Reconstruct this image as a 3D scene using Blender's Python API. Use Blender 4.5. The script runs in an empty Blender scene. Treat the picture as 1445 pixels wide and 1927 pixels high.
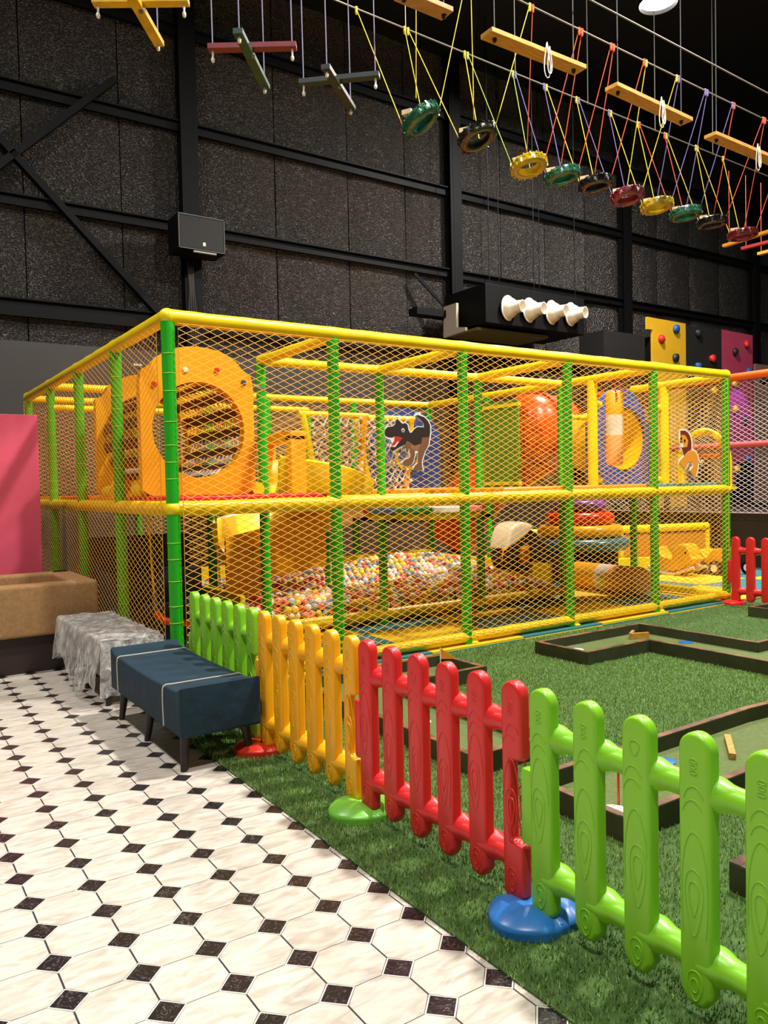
import bpy, bmesh, math, random
import numpy as np
from mathutils import Vector, Matrix, noise as mnoise
random.seed(7); rng = np.random.default_rng(7)
scene = bpy.context.scene
col = scene.collection

# ------------------------------------------------------------------ camera
W, H, F = 1445, 1927, 1474.95
CAM = Vector((-1.7152, -5.0163, 1.366))
AZ, PI_, RO = math.radians(56.0713), math.radians(-1.9393), math.radians(-1.2394)
FW = Vector((math.cos(PI_)*math.cos(AZ), math.cos(PI_)*math.sin(AZ), math.sin(PI_)))
_rt = Vector((math.sin(AZ), -math.cos(AZ), 0)); _up = _rt.cross(FW)
RT = _rt*math.cos(RO) + _up*math.sin(RO); UP = -_rt*math.sin(RO) + _up*math.cos(RO)
cd = bpy.data.cameras.new('camera'); cam = bpy.data.objects.new('camera', cd); col.objects.link(cam)
cd.sensor_fit = 'VERTICAL'; cd.sensor_height = 36.0; cd.sensor_width = 36.0*W/H; cd.lens = F/H*36.0
cd.clip_start = .05; cd.clip_end = 200
m3 = Matrix((RT, UP, -FW)).transposed()
cam.matrix_world = Matrix.Translation(CAM) @ m3.to_4x4()
scene.camera = cam
def ray(x, y): return FW + RT*((x-W/2)/F) - UP*((y-H/2)/F)
def onz(x, y, z=0.): d = ray(x, y); return CAM + d*((z-CAM.z)/d.z)
def ony(x, y, Y): d = ray(x, y); return CAM + d*((Y-CAM.y)/d.y)
def onx(x, y, X): d = ray(x, y); return CAM + d*((X-CAM.x)/d.x)
def pj(P):
    d = Vector(P)-CAM; z = d.dot(FW)
    return (W/2+F*d.dot(RT)/z, H/2-F*d.dot(UP)/z, z)

# ------------------------------------------------------------------ world, exposure
wd = bpy.data.worlds.new('hall_ambient'); scene.world = wd; wd.use_nodes = True
bg = wd.node_tree.nodes['Background']; bg.inputs[0].default_value = (1, .93, .82, 1); bg.inputs[1].default_value = .125
scene.view_settings.view_transform = 'Standard'; scene.view_settings.look = 'None'
scene.view_settings.exposure = 0.0; scene.view_settings.gamma = 1.0; scene.view_settings.use_curve_mapping = False
# ceiling lamps of the hall: (x, y, z, watts); housings are built further down
LAMPS = [(8.62, 2.62, 8.85, 880), (3.4, -2.6, 8.85, 960), (-2.2, -5.2, 8.85, 420), (-2.6, 1.2, 8.85, 330), (9.0, -3.2, 8.85, 600)]
for (x, y, z, w) in LAMPS:
    l = bpy.data.lights.new('high_bay_light', 'AREA'); l.shape = 'DISK'; l.size = .5; l.energy = w; l.color = (1, .96, .90)
    o = bpy.data.objects.new('high_bay_light', l); col.objects.link(o); o.location = (x, y, z-.36)

# ------------------------------------------------------------------ materials
def lin(c):
    f = lambda v: (v/255/12.92) if v/255 <= .04045 else ((v/255+.055)/1.055)**2.4
    return (f(c[0]), f(c[1]), f(c[2]), 1)
MATS = {}
def mat(name, c, rough=.5, metal=0, bump=None, var=None, coat=0, alpha=1, trans=0, emit=None, stretch=None, c2=None, sub=0):
    if name in MATS: return MATS[name]
    m = bpy.data.materials.new(name); m.use_nodes = True; nt = m.node_tree; b = nt.nodes['Principled BSDF']
    b.inputs['Base Color'].default_value = lin(c); b.inputs['Roughness'].default_value = rough; b.inputs['Metallic'].default_value = metal
    b.inputs['Coat Weight'].default_value = coat; b.inputs['Alpha'].default_value = alpha; b.inputs['Transmission Weight'].default_value = trans
    if emit: b.inputs['Emission Color'].default_value = lin(c); b.inputs['Emission Strength'].default_value = emit
    if sub:
        b.inputs['Subsurface Weight'].default_value = sub; b.inputs['Subsurface Radius'].default_value = (.02, .02, .02)
    if bump or var:
        tc = nt.nodes.new('ShaderNodeTexCoord'); mp = nt.nodes.new('ShaderNodeMapping'); nt.links.new(tc.outputs['Object'], mp.inputs[0])
        if stretch: mp.inputs['Scale'].default_value = stretch
    if var:
        n = nt.nodes.new('ShaderNodeTexNoise'); n.inputs['Scale'].default_value = var[0]; n.inputs['Detail'].default_value = 5
        nt.links.new(mp.outputs[0], n.inputs['Vector'])
        r = nt.nodes.new('ShaderNodeValToRGB'); r.color_ramp.elements[0].position = .35; r.color_ramp.elements[1].position = .68
        k = var[1]; a = lin(c); r.color_ramp.elements[1].color = a
        r.color_ramp.elements[0].color = lin(c2) if c2 else (a[0]*(1-k), a[1]*(1-k), a[2]*(1-k), 1)
        nt.links.new(n.outputs['Fac'], r.inputs[0]); nt.links.new(r.outputs[0], b.inputs['Base Color'])
    if bump:
        n2 = nt.nodes.new('ShaderNodeTexNoise'); n2.inputs['Scale'].default_value = bump[0]; n2.inputs['Detail'].default_value = 3
        nt.links.new(mp.outputs[0], n2.inputs['Vector'])
        bn = nt.nodes.new('ShaderNodeBump'); bn.inputs['Strength'].default_value = bump[1]; bn.inputs['Distance'].default_value = bump[2] if len(bump) > 2 else .01
        nt.links.new(n2.outputs['Fac'], bn.inputs['Height']); nt.links.new(bn.outputs[0], b.inputs['Normal'])
    MATS[name] = m
    return m
M_YEL = mat('yellow_vinyl', (250, 216, 12), .38, bump=(9, .12, .02), var=(5, .07))
M_GRN = mat('green_vinyl', (32, 178, 22), .42, bump=(9, .1, .02), var=(6, .1))
M_NET = mat('net_cord', (240, 174, 62), .8)
M_NETW = mat('white_net_cord', (196, 178, 170), .8)
M_RED = mat('red_vinyl', (214, 30, 18), .38, var=(5, .1))
M_ORG = mat('orange_vinyl', (245, 150, 20), .4, var=(5, .08))
M_TEAL = mat('teal_vinyl', (70, 140, 145), .45, var=(5, .1))
M_BLU = mat('blue_panel', (44, 84, 164), .45, var=(5, .1))
M_PNL = mat('amber_panel', (246, 168, 8), .42, var=(4, .06))
M_SLD = mat('slide_plastic', (246, 200, 10), .25, var=(3, .06))
M_ORT = mat('orange_red_plastic', (244, 78, 20), .3, var=(3, .08))
M_FG = mat('fence_green', (138, 208, 40), .36, bump=(60, .05, .004), var=(7, .06), sub=.15)
M_FY = mat('fence_yellow', (252, 180, 12), .36, bump=(60, .05, .004), var=(7, .06), sub=.15)
M_FR = mat('fence_red', (226, 44, 44), .36, bump=(60, .05, .004), var=(7, .06), sub=.15)
M_FB = mat('fence_blue', (44, 120, 196), .33, var=(7, .06))
M_BASEG = mat('foot_green', (122, 200, 70), .33, var=(7, .06))
M_BASER = mat('foot_red', (215, 52, 30), .33, var=(7, .06))
M_WHITE = mat('white_print', (236, 232, 224), .5)
M_BLACK = mat('black_matt', (18, 17, 17), .6)
M_STEEL = mat('black_steel', (15, 14, 14), .6, var=(8, .25))
for _m in (M_STEEL, M_BLACK): _m.node_tree.nodes['Principled BSDF'].inputs['Specular IOR Level'].default_value = .15
M_CABLE = mat('steel_cable', (120, 116, 108), .5, metal=.4)
M_WOOD = mat('plank_wood', (206, 150, 62), .6, var=(7, .35), stretch=(1, 8, 8))
M_WOODP = mat('pale_wood', (214, 190, 150), .65, var=(12, .2))

class MB:
    def __init__(s): s.v = []; s.f = []; s.mi = []
    def add(s, vs, fs, mi=0):
        o = len(s.v); s.v += [tuple(p) for p in vs]; s.f += [tuple(i+o for i in f) for f in fs]; s.mi += [mi]*len(fs); return s
    def box(s, c, d, rz=0, mi=0):
        hx, hy, hz = d[0]/2, d[1]/2, d[2]/2; ca, sa = math.cos(rz), math.sin(rz)
        vs = [(c[0]+x*ca-y*sa, c[1]+x*sa+y*ca, c[2]+z) for z in (-hz, hz) for x, y in ((-hx, -hy), (hx, -hy), (hx, hy), (-hx, hy))]
        return s.add(vs, [(3, 2, 1, 0), (4, 5, 6, 7), (0, 1, 5, 4), (1, 2, 6, 5), (2, 3, 7, 6), (3, 0, 4, 7)], mi)
    def bar(s, a, b, w, h, up=(0, 0, 1), mi=0):
        a, b = Vector(a), Vector(b); t = (b-a).normalized(); n = Vector(up).cross(t).normalized(); u = t.cross(n)
        vs = [p+n*(x*w/2)+u*(z*h/2) for p in (a, b) for x, z in ((-1, -1), (1, -1), (1, 1), (-1, 1))]
        return s.add(vs, [(0, 1, 2, 3), (7, 6, 5, 4), (0, 4, 5, 1), (1, 5, 6, 2), (2, 6, 7, 3), (3, 7, 4, 0)], mi)
    def tube(s, pts, r, n=12, cap=True, closed=False, mi=0):
        P = [Vector(p) for p in pts]; m = len(P); rr = r if isinstance(r, (list, tuple)) else [r]*m
        t0 = (P[1]-P[0]).normalized(); ref = Vector((0, 0, 1)) if abs(t0.z) < .9 else Vector((1, 0, 0))
        nv = (ref - t0*ref.dot(t0)).normalized(); vs = []
        for i in range(m):
            if closed: t = (P[(i+1) % m]-P[i-1]).normalized()
            else: t = (P[min(i+1, m-1)]-P[max(i-1, 0)]).normalized()
            nv = (nv-t*nv.dot(t)); nv = nv.normalized() if nv.length > 1e-6 else t.orthogonal().normalized(); bv = t.cross(nv)
            for k in range(n):
                a = 2*math.pi*k/n; vs.append(P[i]+(nv*math.cos(a)+bv*math.sin(a))*rr[i])
        fs = []
        for i in range(m if closed else m-1):
            j = (i+1) % m
            for k in range(n): fs.append((i*n+k, i*n+(k+1) % n, j*n+(k+1) % n, j*n+k))
        if cap and not closed: fs += [tuple(range(n-1, -1, -1)), tuple((m-1)*n+k for k in range(n))]
        return s.add(vs, fs, mi)
    def lathe(s, prof, O=(0, 0, 0), axis=(0, 0, 1), n=24, cap=False, mi=0, closed=False):
        O = Vector(O); ax = Vector(axis).normalized(); u = ax.orthogonal().normalized(); w = ax.cross(u); vs = []; fs = []
        for r, t in prof:
            for k in range(n):
                a = 2*math.pi*k/n; vs.append(O+ax*t+(u*math.cos(a)+w*math.sin(a))*r)
        m = len(prof)
        for i in range(m if closed else m-1):
            j = (i+1) % m
            for k in range(n): fs.append((i*n+k, i*n+(k+1) % n, j*n+(k+1) % n, j*n+k))
        if cap: fs += [tuple(range(n-1, -1, -1)), tuple((m-1)*n+k for k in range(n))]
        return s.add(vs, fs, mi)
    def prism(s, poly, fn, t0, t1, mi=0):
        """poly: 2-D outline, fn(a, b, t) -> point"""
        n = len(poly); vs = [fn(a, b, t) for t in (t0, t1) for a, b in poly]
        fs = [tuple(range(n-1, -1, -1)), tuple(range(n, 2*n))]+[(k, (k+1) % n, n+(k+1) % n, n+k) for k in range(n)]
        return s.add(vs, fs, mi)
    def grid(s, fn, nu, nv, mi=0, wrap=False):
        vs = [fn(i/nu, j/nv) for j in range(nv+1) for i in range(nu+1)]
        fs = [(j*(nu+1)+i, j*(nu+1)+i+1, (j+1)*(nu+1)+i+1, (j+1)*(nu+1)+i) for j in range(nv) for i in range(nu)]
        return s.add(vs, fs, mi)
    def mesh(s, name, mats, smooth=False, origin=(0, 0, 0), fix=True, bevel=0, seg=2, ang=50):
        me = bpy.data.meshes.new(name); o = Vector(origin)
        me.from_pydata([tuple(Vector(p)-o) for p in s.v], [], s.f)
        for m in (mats if isinstance(mats, (list, tuple)) else [mats]): me.materials.append(m)
        me.polygons.foreach_set('material_index', s.mi)
        if fix or bevel:
            bm = bmesh.new(); bm.from_mesh(me)
            if fix: bmesh.ops.recalc_face_normals(bm, faces=bm.faces)
            if bevel:
                es = [e for e in bm.edges if len(e.link_faces) == 2 and e.calc_face_angle(0) > math.radians(30)]
                bmesh.ops.bevel(bm, geom=es, offset=bevel, segments=seg, profile=.6, affect='EDGES', clamp_overlap=True)
            bm.to_mesh(me); bm.free()
        if smooth:
            me.polygons.foreach_set('use_smooth', [True]*len(me.polygons)); me.set_sharp_from_angle(angle=math.radians(ang))
        me.update(); return me
    def build(s, name, mats, parent=None, **kw):
        if parent is not None: org = tuple(ORG.get(parent.name, (0, 0, 0)))
        else:
            a = np.array(s.v); org = ((a[:, 0].min()+a[:, 0].max())/2, (a[:, 1].min()+a[:, 1].max())/2, a[:, 2].min())
        me = s.mesh(name, mats, origin=org, **kw)
        return link(name, me, parent, None if parent is not None else org, org)
ORG = {}
def link(name, me, parent=None, loc=None, org=None):
    o = bpy.data.objects.new(name, me); col.objects.link(o)
    if parent is not None: o.parent = parent
    if loc is not None: o.location = loc
    ORG[o.name] = tuple(org if org is not None else (0, 0, 0)); return o
def thing(name, label, cat, loc=(0, 0, 0), group=None):
    o = bpy.data.objects.new(name, None); col.objects.link(o); o.location = loc; o.empty_display_size = .1
    ORG[o.name] = tuple(loc); return tag(o, label, cat, group)
def tag(o, label=None, cat=None, group=None, kind=None):
    if label: o['label'] = label
    if cat: o['category'] = cat
    if group: o['group'] = group
    if kind: o['kind'] = kind
    return o
def inst(name, me, parent, loc, rot=None):
    o = bpy.data.objects.new(name, me); col.objects.link(o); o.parent = parent; o.location = loc
    if rot: o.rotation_euler = rot
    ORG[o.name] = (0, 0, 0); return o
def arc(c, r, a0, a1, n, f): return [f(c[0]+r*math.cos(a0+(a1-a0)*i/n), c[1]+r*math.sin(a0+(a1-a0)*i/n)) for i in range(n+1)]

# ================================================================== SETTING
# ---- floor: octagon and dot tiles
def marble():
    m = mat('cream_marble_tile', (232, 222, 204), .32); nt = m.node_tree; b = nt.nodes['Principled BSDF']
    g = nt.nodes.new('ShaderNodeNewGeometry'); mp = nt.nodes.new('ShaderNodeMapping'); mp.inputs['Rotation'].default_value = (0, 0, .5); mp.inputs['Scale'].default_value = (1, 3.2, 1)
    oi = nt.nodes.new('ShaderNodeObjectInfo'); ad = nt.nodes.new('ShaderNodeVectorMath'); ad.operation = 'ADD'
    ml = nt.nodes.new('ShaderNodeMath'); ml.operation = 'MULTIPLY'; ml.inputs[1].default_value = 37
    nt.links.new(oi.outputs['Random'], ml.inputs[0]); nt.links.new(g.outputs['Position'], ad.inputs[0]); nt.links.new(ml.outputs[0], ad.inputs[1]); nt.links.new(ad.outputs[0], mp.inputs[0])
    n = nt.nodes.new('ShaderNodeTexNoise'); n.inputs['Scale'].default_value = 7; n.inputs['Detail'].default_value = 7; n.inputs['Distortion'].default_value = 1.2
    nt.links.new(mp.outputs[0], n.inputs['Vector'])
    r = nt.nodes.new('ShaderNodeValToRGB'); e = r.color_ramp.elements; e[0].position = .33; e[0].color = lin((186, 176, 162)); e[1].position = .58; e[1].color = lin((217, 208, 195))
    nt.links.new(n.outputs['Fac'], r.inputs[0]); nt.links.new(r.outputs[0], b.inputs['Base Color']); return m
def vein():
    m = mat('black_dot_tile', (36, 31, 32), .3); nt = m.node_tree; b = nt.nodes['Principled BSDF']
    g = nt.nodes.new('ShaderNodeNewGeometry'); n = nt.nodes.new('ShaderNodeTexNoise'); n.inputs['Scale'].default_value = 22; n.inputs['Detail'].default_value = 4; n.inputs['Distortion'].default_value = 2
    nt.links.new(g.outputs['Position'], n.inputs['Vector'])
    r = nt.nodes.new('ShaderNodeValToRGB'); e = r.color_ramp.elements; e[0].position = .495; e[0].color = lin((36, 31, 32)); e[1].position = .5; e[1].color = lin((170, 160, 150))
    e2 = r.color_ramp.elements.new(.507); e2.color = lin((36, 31, 32)); 
    nt.links.new(n.outputs['Fac'], r.inputs[0]); nt.links.new(r.outputs[0], b.inputs['Base Color']); return m
M_OCT = marble(); M_DOT = vein(); M_RIM = mat('tile_white_rim', (226, 220, 210), .35); M_GROUT = mat('dark_grout', (52, 50, 60), .6)
floor = MB().box((5.5, 0, -.03), (31, 26, .056)).build('floor', M_GROUT); tag(floor, 'hall floor of cream octagon tiles with small black dots', 'floor', kind='structure')
TP = .2; TO = Vector((-1.2892, -2.8151, 0)); TA = math.radians(-.294)
ta = Vector((math.cos(TA), math.sin(TA), 0))*TP; tb = Vector((math.sin(TA), -math.cos(TA), 0))*TP
hd = .286; e = .5-.006
op = [(hd, .5), (1-hd, .5)]
def octpoly(g=.007):
    a, b = .5-g, hd-.5   # half extent and corner cut
    c = .5-.014
    return [(c, -.5+hd), (c, .5-hd), (.5-hd, a), (-.5+hd, a), (-c, .5-hd), (-c, -.5+hd), (-.5+hd, -a), (.5-hd, -a)]
def ang(p): return (p[0]*math.cos(TA)-p[1]*math.sin(TA), p[0]*math.sin(TA)+p[1]*math.cos(TA))
OCT = [tuple(TP*q for q in ang(p)) for p in octpoly()]
def tile_mb(poly, z0, z1):
    return MB().prism(poly, lambda a, b, t: (a, b, t), z0, z1)
oct_me = tile_mb(OCT, -.003, .001).mesh('octagon_tile', M_OCT)
D1 = [tuple(TP*q for q in ang(p)) for p in ((hd-.004, 0), (0, hd-.004), (-hd+.004, 0), (0, -hd+.004))]
D2 = [tuple(TP*q for q in ang(p)) for p in ((hd-.034, 0), (0, hd-.034), (-hd+.034, 0), (0, -hd+.034))]
dmb = MB().prism(D1, lambda a, b, t: (a, b, t), -.003, .001, 0); dmb.prism(D2, lambda a, b, t: (a, b, t), -.002, .0016, 1)
dot_me = dmb.mesh('dot_tile', [M_RIM, M_DOT])
cand = []
for a in range(-24, 8):
    for b in range(-30, 22):
        p = TO+ta*a+tb*b
        if p.x > -.19 or p.x < -5.5 or p.y > 2.4 or p.y < -8: continue
        q = p+ta*.5+tb*.5
        cand.append((p, q))
def vis(p):
    x, y, z = pj(p); return z > .3 and -60 < x < W+20 and 900 < y < H+60
for kind, idx, me, poly in (('dot_tile', 0, dot_me, None), ('octagon_tile', 1, oct_me, OCT)):
    vi = sorted([c[idx] for c in cand if vis(c[idx]) and c[idx].x < -.17], key=lambda p: (p-CAM).length)[:300]
    vset = set((round(p.x, 3), round(p.y, 3)) for p in vi)
    for p in vi: inst(kind, me, floor, p-Vector(floor.location))
    mb = MB()
    for c in cand:
        p = c[idx]
        if (round(p.x, 3), round(p.y, 3)) in vset or p.x > -.17: continue
        if idx: mb.prism([(u+p.x, v+p.y) for u, v in OCT], lambda a, b, t: (a, b, t), -.003, .001)
        else:
            mb.prism([(u+p.x, v+p.y) for u, v in D1], lambda a, b, t: (a, b, t), -.003, .001, 0); mb.prism([(u+p.x, v+p.y) for u, v in D2], lambda a, b, t: (a, b, t), -.002, .0016, 1)
    o = mb.build('outer_'+kind+'s', [M_OCT] if idx else [M_RIM, M_DOT], floor, fix=False); tag(o, kind='stuff')

# ---- turf
M_TURF = mat('turf_backing', (74, 106, 46), .9, var=(30, .45))
def turf_poly(): return [(-.27, -9), (13, -9), (13, -.09), (-.02, -.09), (-.02, -.2), (-.27, -.2)]
turf = MB().prism(turf_poly(), lambda a, b, t: (a, b, t), .0017, .008).build('floor_turf', M_TURF)
tag(turf, 'green artificial turf sheet laid beside the tiles', 'turf', kind='structure')
LANES = [(2.72, 3.95, -1.07, -.57), (3.43, 3.95, -2.12, -1.07), (3.95, 4.6, -2.12, -1.68), (.62, 1.83, -.93, -.46), (.62, 1.12, -2.25, -.93), (.64, 2.28, -3.1, -2.6), (2.28, 2.75, -3.5, -2.6), (.64, 1.7, -4.1, -3.55), (5.5, 6.9, -1.2, -.68)]
def grass():
    N = 330000
    # density falls with distance from the viewing area
    u = rng.random(N); near = rng.random(N) < .72
    x = np.where(near, -.275+rng.random(N)*4.2, -.275+rng.random(N)*9); y = np.where(near, -4.6+rng.random(N)*4.49, -6+rng.random(N)*5.89)
    k = ~((x < -.02) & (y > -.2))
    for r in LANES: k &= ~((x > r[0]-.03) & (x < r[1]+.03) & (y > r[2]-.03) & (y < r[3]+.03))
    x, y = x[k], y[k]; n = len(x)
    h = .010+rng.random(n)*.012; a = rng.random(n)*2*np.pi; w = .0016+rng.random(n)*.0014
    lx = (rng.random(n)-.5)*.016; ly = (rng.random(n)-.5)*.016
    v = np.empty((n, 3, 3))
    v[:, 0, 0] = x-np.cos(a)*w; v[:, 0, 1] = y-np.sin(a)*w; v[:, 1, 0] = x+np.cos(a)*w; v[:, 1, 1] = y+np.sin(a)*w; v[:, :2, 2] = .007
    v[:, 2, 0] = x+lx; v[:, 2, 1] = y+ly; v[:, 2, 2] = .007+h
    me = bpy.data.meshes.new('grass'); me.vertices.add(3*n); me.vertices.foreach_set('co', v.ravel().astype(np.float32))
    me.loops.add(3*n); me.loops.foreach_set('vertex_index', np.arange(3*n, dtype=np.int32)); me.polygons.add(n); me.polygons.foreach_set('loop_start', np.arange(0, 3*n, 3, dtype=np.int32))
    mi = rng.integers(0, 3, n).astype(np.int32); me.polygons.foreach_set('material_index', mi)
    for nm, c in (('grass_a', (134, 168, 80)), ('grass_b', (166, 192, 112)), ('grass_c', (98, 140, 58))): me.materials.append(mat(nm, c, .6))
    me.update(); me.validate()
    o = bpy.data.objects.new('grass', me); col.objects.link(o); tag(o, 'short green synthetic grass blades covering the turf', 'grass', kind='stuff')
grass()

# ---- back wall with insulation sheets, frame columns, purlins, braces
YW = 6.5; ZC = 9.2
def foil():
    m = mat('black_insulation_foil', (96, 90, 86), .3, metal=.75); nt = m.node_tree; b = nt.nodes['Principled BSDF']
    b.inputs['Specular IOR Level'].default_value = .8
    tc = nt.nodes.new('ShaderNodeTexCoord'); mp = nt.nodes.new('ShaderNodeMapping'); mp.inputs['Scale'].default_value = (1, 1, 1.7); nt.links.new(tc.outputs['Object'], mp.inputs[0])
    v = nt.nodes.new('ShaderNodeTexVoronoi'); v.inputs['Scale'].default_value = 36; nt.links.new(mp.outputs[0], v.inputs['Vector'])
    n = nt.nodes.new('ShaderNodeTexNoise'); n.inputs['Scale'].default_value = 3; nt.links.new(tc.outputs['Object'], n.inputs['Vector'])
    ad = nt.nodes.new('ShaderNodeMath'); ad.operation = 'MULTIPLY_ADD'; ad.inputs[1].default_value = 1.2
    nt.links.new(n.outputs['Fac'], ad.inputs[0]); nt.links.new(v.outputs['Distance'], ad.inputs[2])
    bn = nt.nodes.new('ShaderNodeBump'); bn.inputs['Strength'].default_value = 1.0; bn.inputs['Distance'].default_value = .03
    nt.links.new(ad.outputs[0], bn.inputs['Height']); nt.links.new(bn.outputs[0], b.inputs['Normal']); return m
M_FOIL = foil()
wall = MB().box((5.5, YW+.12, ZC/2), (31, .1, ZC)).build('wall_back', M_BLACK); tag(wall, 'black steel hall wall lined with insulation foil', 'wall', kind='structure')
xs = [-9.6, -8.35, -7.1, -5.85, -4.6, -3.35, -2.1, -.9, .3, 1.6, 2.55, 4.05, 5.42, 6.62, 7.6, 8.9, 10.1, 11.3, 12.4, 13.7, 14.9, 16.1, 17.4, 18.6, 19.8, 21]
for a, b in zip(xs[:-1], xs[1:]):
    w = b-a
    def sh(u, v, a=a, w=w):
        return (a+w*(.006+u*.988), YW-.015-.03*math.sin(math.pi*u)**.5-.008*mnoise.noise((a+u*2, 0, v*7)), 3.35+(ZC-3.35)*v)
    MB().grid(sh, 8, 24).build('insulation_sheet', M_FOIL, wall, smooth=True)
M_LOW = mat('charcoal_paint', (58, 54, 50), .55, var=(2, .12))
MB().box((5.5, YW-.04, 1.7), (31, .1, 3.4)).build('lower_wall_panel', M_LOW, wall)
for x in (-7.6, -2.55, 2.55, 7.6, 12.4, 17.4):
    mb = MB(); 
    for dy, dx in ((-.20, .26), (-.05, .26)): mb.box((x, YW-.05+dy, ZC/2), (dx, .02, ZC))
    mb.box((x, YW-.175, ZC/2), (.02, .15, ZC)); mb.build('column', M_STEEL, wall)
for z, hh in ((3.83, .22), (5.24, .13), (6.72, .13), (8.1, .13)):
    mb = MB(); mb.box((5.5, YW-.12, z), (30.5, .06, hh)); mb.box((5.5, YW-.16, z+hh/2), (30.5, .1, .02)); mb.build('purlin', M_STEEL, wall)
for p, q in (((-90, 165), (318, 612)), ((-60, 355), (215, 150))):
    a, b = ony(*p, YW-.2), ony(*q, YW-.2); MB().bar(a, b, .09, .13, up=(0, 1, 0)).build('brace', M_STEEL, wall)
a, b = ony(780, 515, YW-.2), onx(848, 556, 7.3); MB().bar(a, (7.25, 6.05, 4.45), .05, .05).build('brace', M_STEEL, wall)
wr = MB().box((21.05, 0, ZC/2), (.1, 26, ZC)).build('wall_right', mat('dark_hall_wall', (24, 23, 25), .5, var=(3, .2))); tag(wr, 'dark end wall of the hall', 'wall', kind='structure')
ce = MB().box((5.5, 0, ZC+.05), (31, 26, .1)).build('ceiling', mat('dark_ceiling', (20, 20, 22), .55)); tag(ce, 'dark hall ceiling', 'ceiling', kind='structure')

# ---- ceiling lamps
for i, (x, y, z, w) in enumerate(LAMPS):
    t = thing('high_bay_lamp', ['round high bay lamp glowing above the swinging tyres', 'round high bay lamp over the mini golf turf', 'round high bay lamp over the tiled floor', 'round high bay lamp above the taupe sofa', 'round high bay lamp beyond the red fence'][i], 'lamp', (x, y, z))
    MB().lathe([(.06, .3), (.1, .12), (.24, .05), (.3, -.3), (.28, -.3), (.22, .03)], (x, y, z), n=28).build('lamp_shade', M_STEEL, t, smooth=True)
    MB().tube([(x, y, z+.28), (x, y, ZC)], .012, 6).build('hanger', M_STEEL, t)
    MB().lathe([(0, -.30), (.2, -.28), (.27, -.24)], (x, y, z), n=24).build('diffuser', mat('lamp_glow', (255, 250, 240), .5, emit=30), t)

# ================================================================== PLAY STRUCTURE
G = 1.233
def gp(i, j, z=0): return Vector((G*i, G*j, z))
ZT, ZM, ZB = 2.4876, 1.2421, .09
frame = thing('play_frame', 'large two level soft play frame with green posts, yellow rails and netting', 'play structure', (0, 0, 0))
def pipe(mbpts, r, name, m, seg=10, wob=.004, parent=frame):
    a, b = Vector(mbpts[0]), Vector(mbpts[1]); n = 14; s = random.random()*50
    pts = [a+(b-a)*(k/n) for k in range(n+1)]
    rr = [r*(1+.05*mnoise.noise((s+k*.7, 0, 0))+(.07 if k in (0, n) else 0)) for k in range(n+1)]
    pts = [p+Vector((0, 0, wob*mnoise.noise((s, k*.5, 3)))) if 0 < k < n else p for k, p in enumerate(pts)]
    return MB().tube(pts, rr, 16).build(name, m, parent, smooth=True)
posts = [(i, 0) for i in range(6)]+[(0, j) for j in (1, 2, 3, 4)]+[(i, 1) for i in (1, 2, 3, 4, 5)]+[(1, 2), (4, 2), (1, 3), (2, 3), (3, 3), (4, 3), (1, 4), (2, 4), (3, 4)]
M_TIE = mat('net_tie', (176, 214, 40), .7)
for (i, j) in posts:
    po = pipe((gp(i, j, .036), gp(i, j, ZT-.03)), .043, 'post', M_GRN, wob=0)
    if j == 0 or i == 0:
        mb = MB(); z = .2
        while z < ZT-.1:
            if abs(z-ZM) > .07: mb.lathe([(.0445+.002*math.cos(a), .002*math.sin(a)+z) for a in (0, 1.57, 3.14, 4.71)], gp(i, j), n=14, closed=True)
            z += random.uniform(.1, .22)
        tag(mb.build('net_tie', M_TIE, po), kind='stuff')
def rail(a, b, r=.05, name='rail', m=M_YEL): return pipe((a, b), r, name, m)
for i in range(5): rail(gp(i, 0, ZT), gp(i+1, 0, ZT)); rail(gp(i, 0, ZM), gp(i+1, 0, ZM)); rail(gp(i, 0, ZB), gp(i+1, 0, ZB), .042)
for j in range(4): rail(gp(0, j, ZT), gp(0, j+1, ZT)); rail(gp(0, j, ZM), gp(0, j+1, ZM)); rail(gp(0, j, ZB), gp(0, j+1, ZB), .042)
for i in range(1, 6): rail(gp(i, 0, ZT-.02), gp(i, 1, ZT-.02), .042)
for i in range(1, 4): rail(gp(i, 1, ZT-.02), gp(i+1, 1, ZT-.02), .042)
for j in range(1, 3): rail(gp(4, j, ZT-.02), gp(4, j+1, ZT-.02), .042)
for i in range(0, 4): rail(gp(i, 3, ZT-.02), gp(i+1, 3, ZT-.02), .042)
for i in range(0, 3): rail(gp(i, 4, ZT-.02), gp(i+1, 4, ZT-.02), .042)
for i in range(0, 5): rail(gp(i, 1, ZM), gp(i+1, 1, ZM), .042)
for i in range(0, 4): rail(gp(i, 3, ZM), gp(i+1, 3, ZM), .042)
for j in range(0, 3): rail(gp(4, j, ZM), gp(4, j+1, ZM), .042)
for j in range(0, 4): rail(gp(1, j, ZM), gp(1, j+1, ZM), .042)
rail(gp(5, 0, ZM), gp(5, 1, ZM), .042); rail(gp(5, 0, ZB), gp(5, 1, ZB), .042)
for i in range(1, 4): rail(gp(i, 1, .13), gp(i+1, 1, .13), .05)
rail(gp(4, 1, 2.1), gp(5, 1, 2.1), .03); rail(gp(0, 3, 2.25), gp(1, 3, 2.25), .035)
for (i, j) in ((0, 0), (5, 0), (0, 4)): # padded corner joints
    for z, r in ((ZT, .056), (ZM, .056), (ZB, .05)):
        MB().lathe([(r*math.cos(a)+.0005, r*1.0*math.sin(a)) for a in [math.radians(d) for d in range(-90, 91, 18)]], gp(i, j, z), n=18).build('corner_joint', M_YEL, frame, smooth=True)
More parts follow.
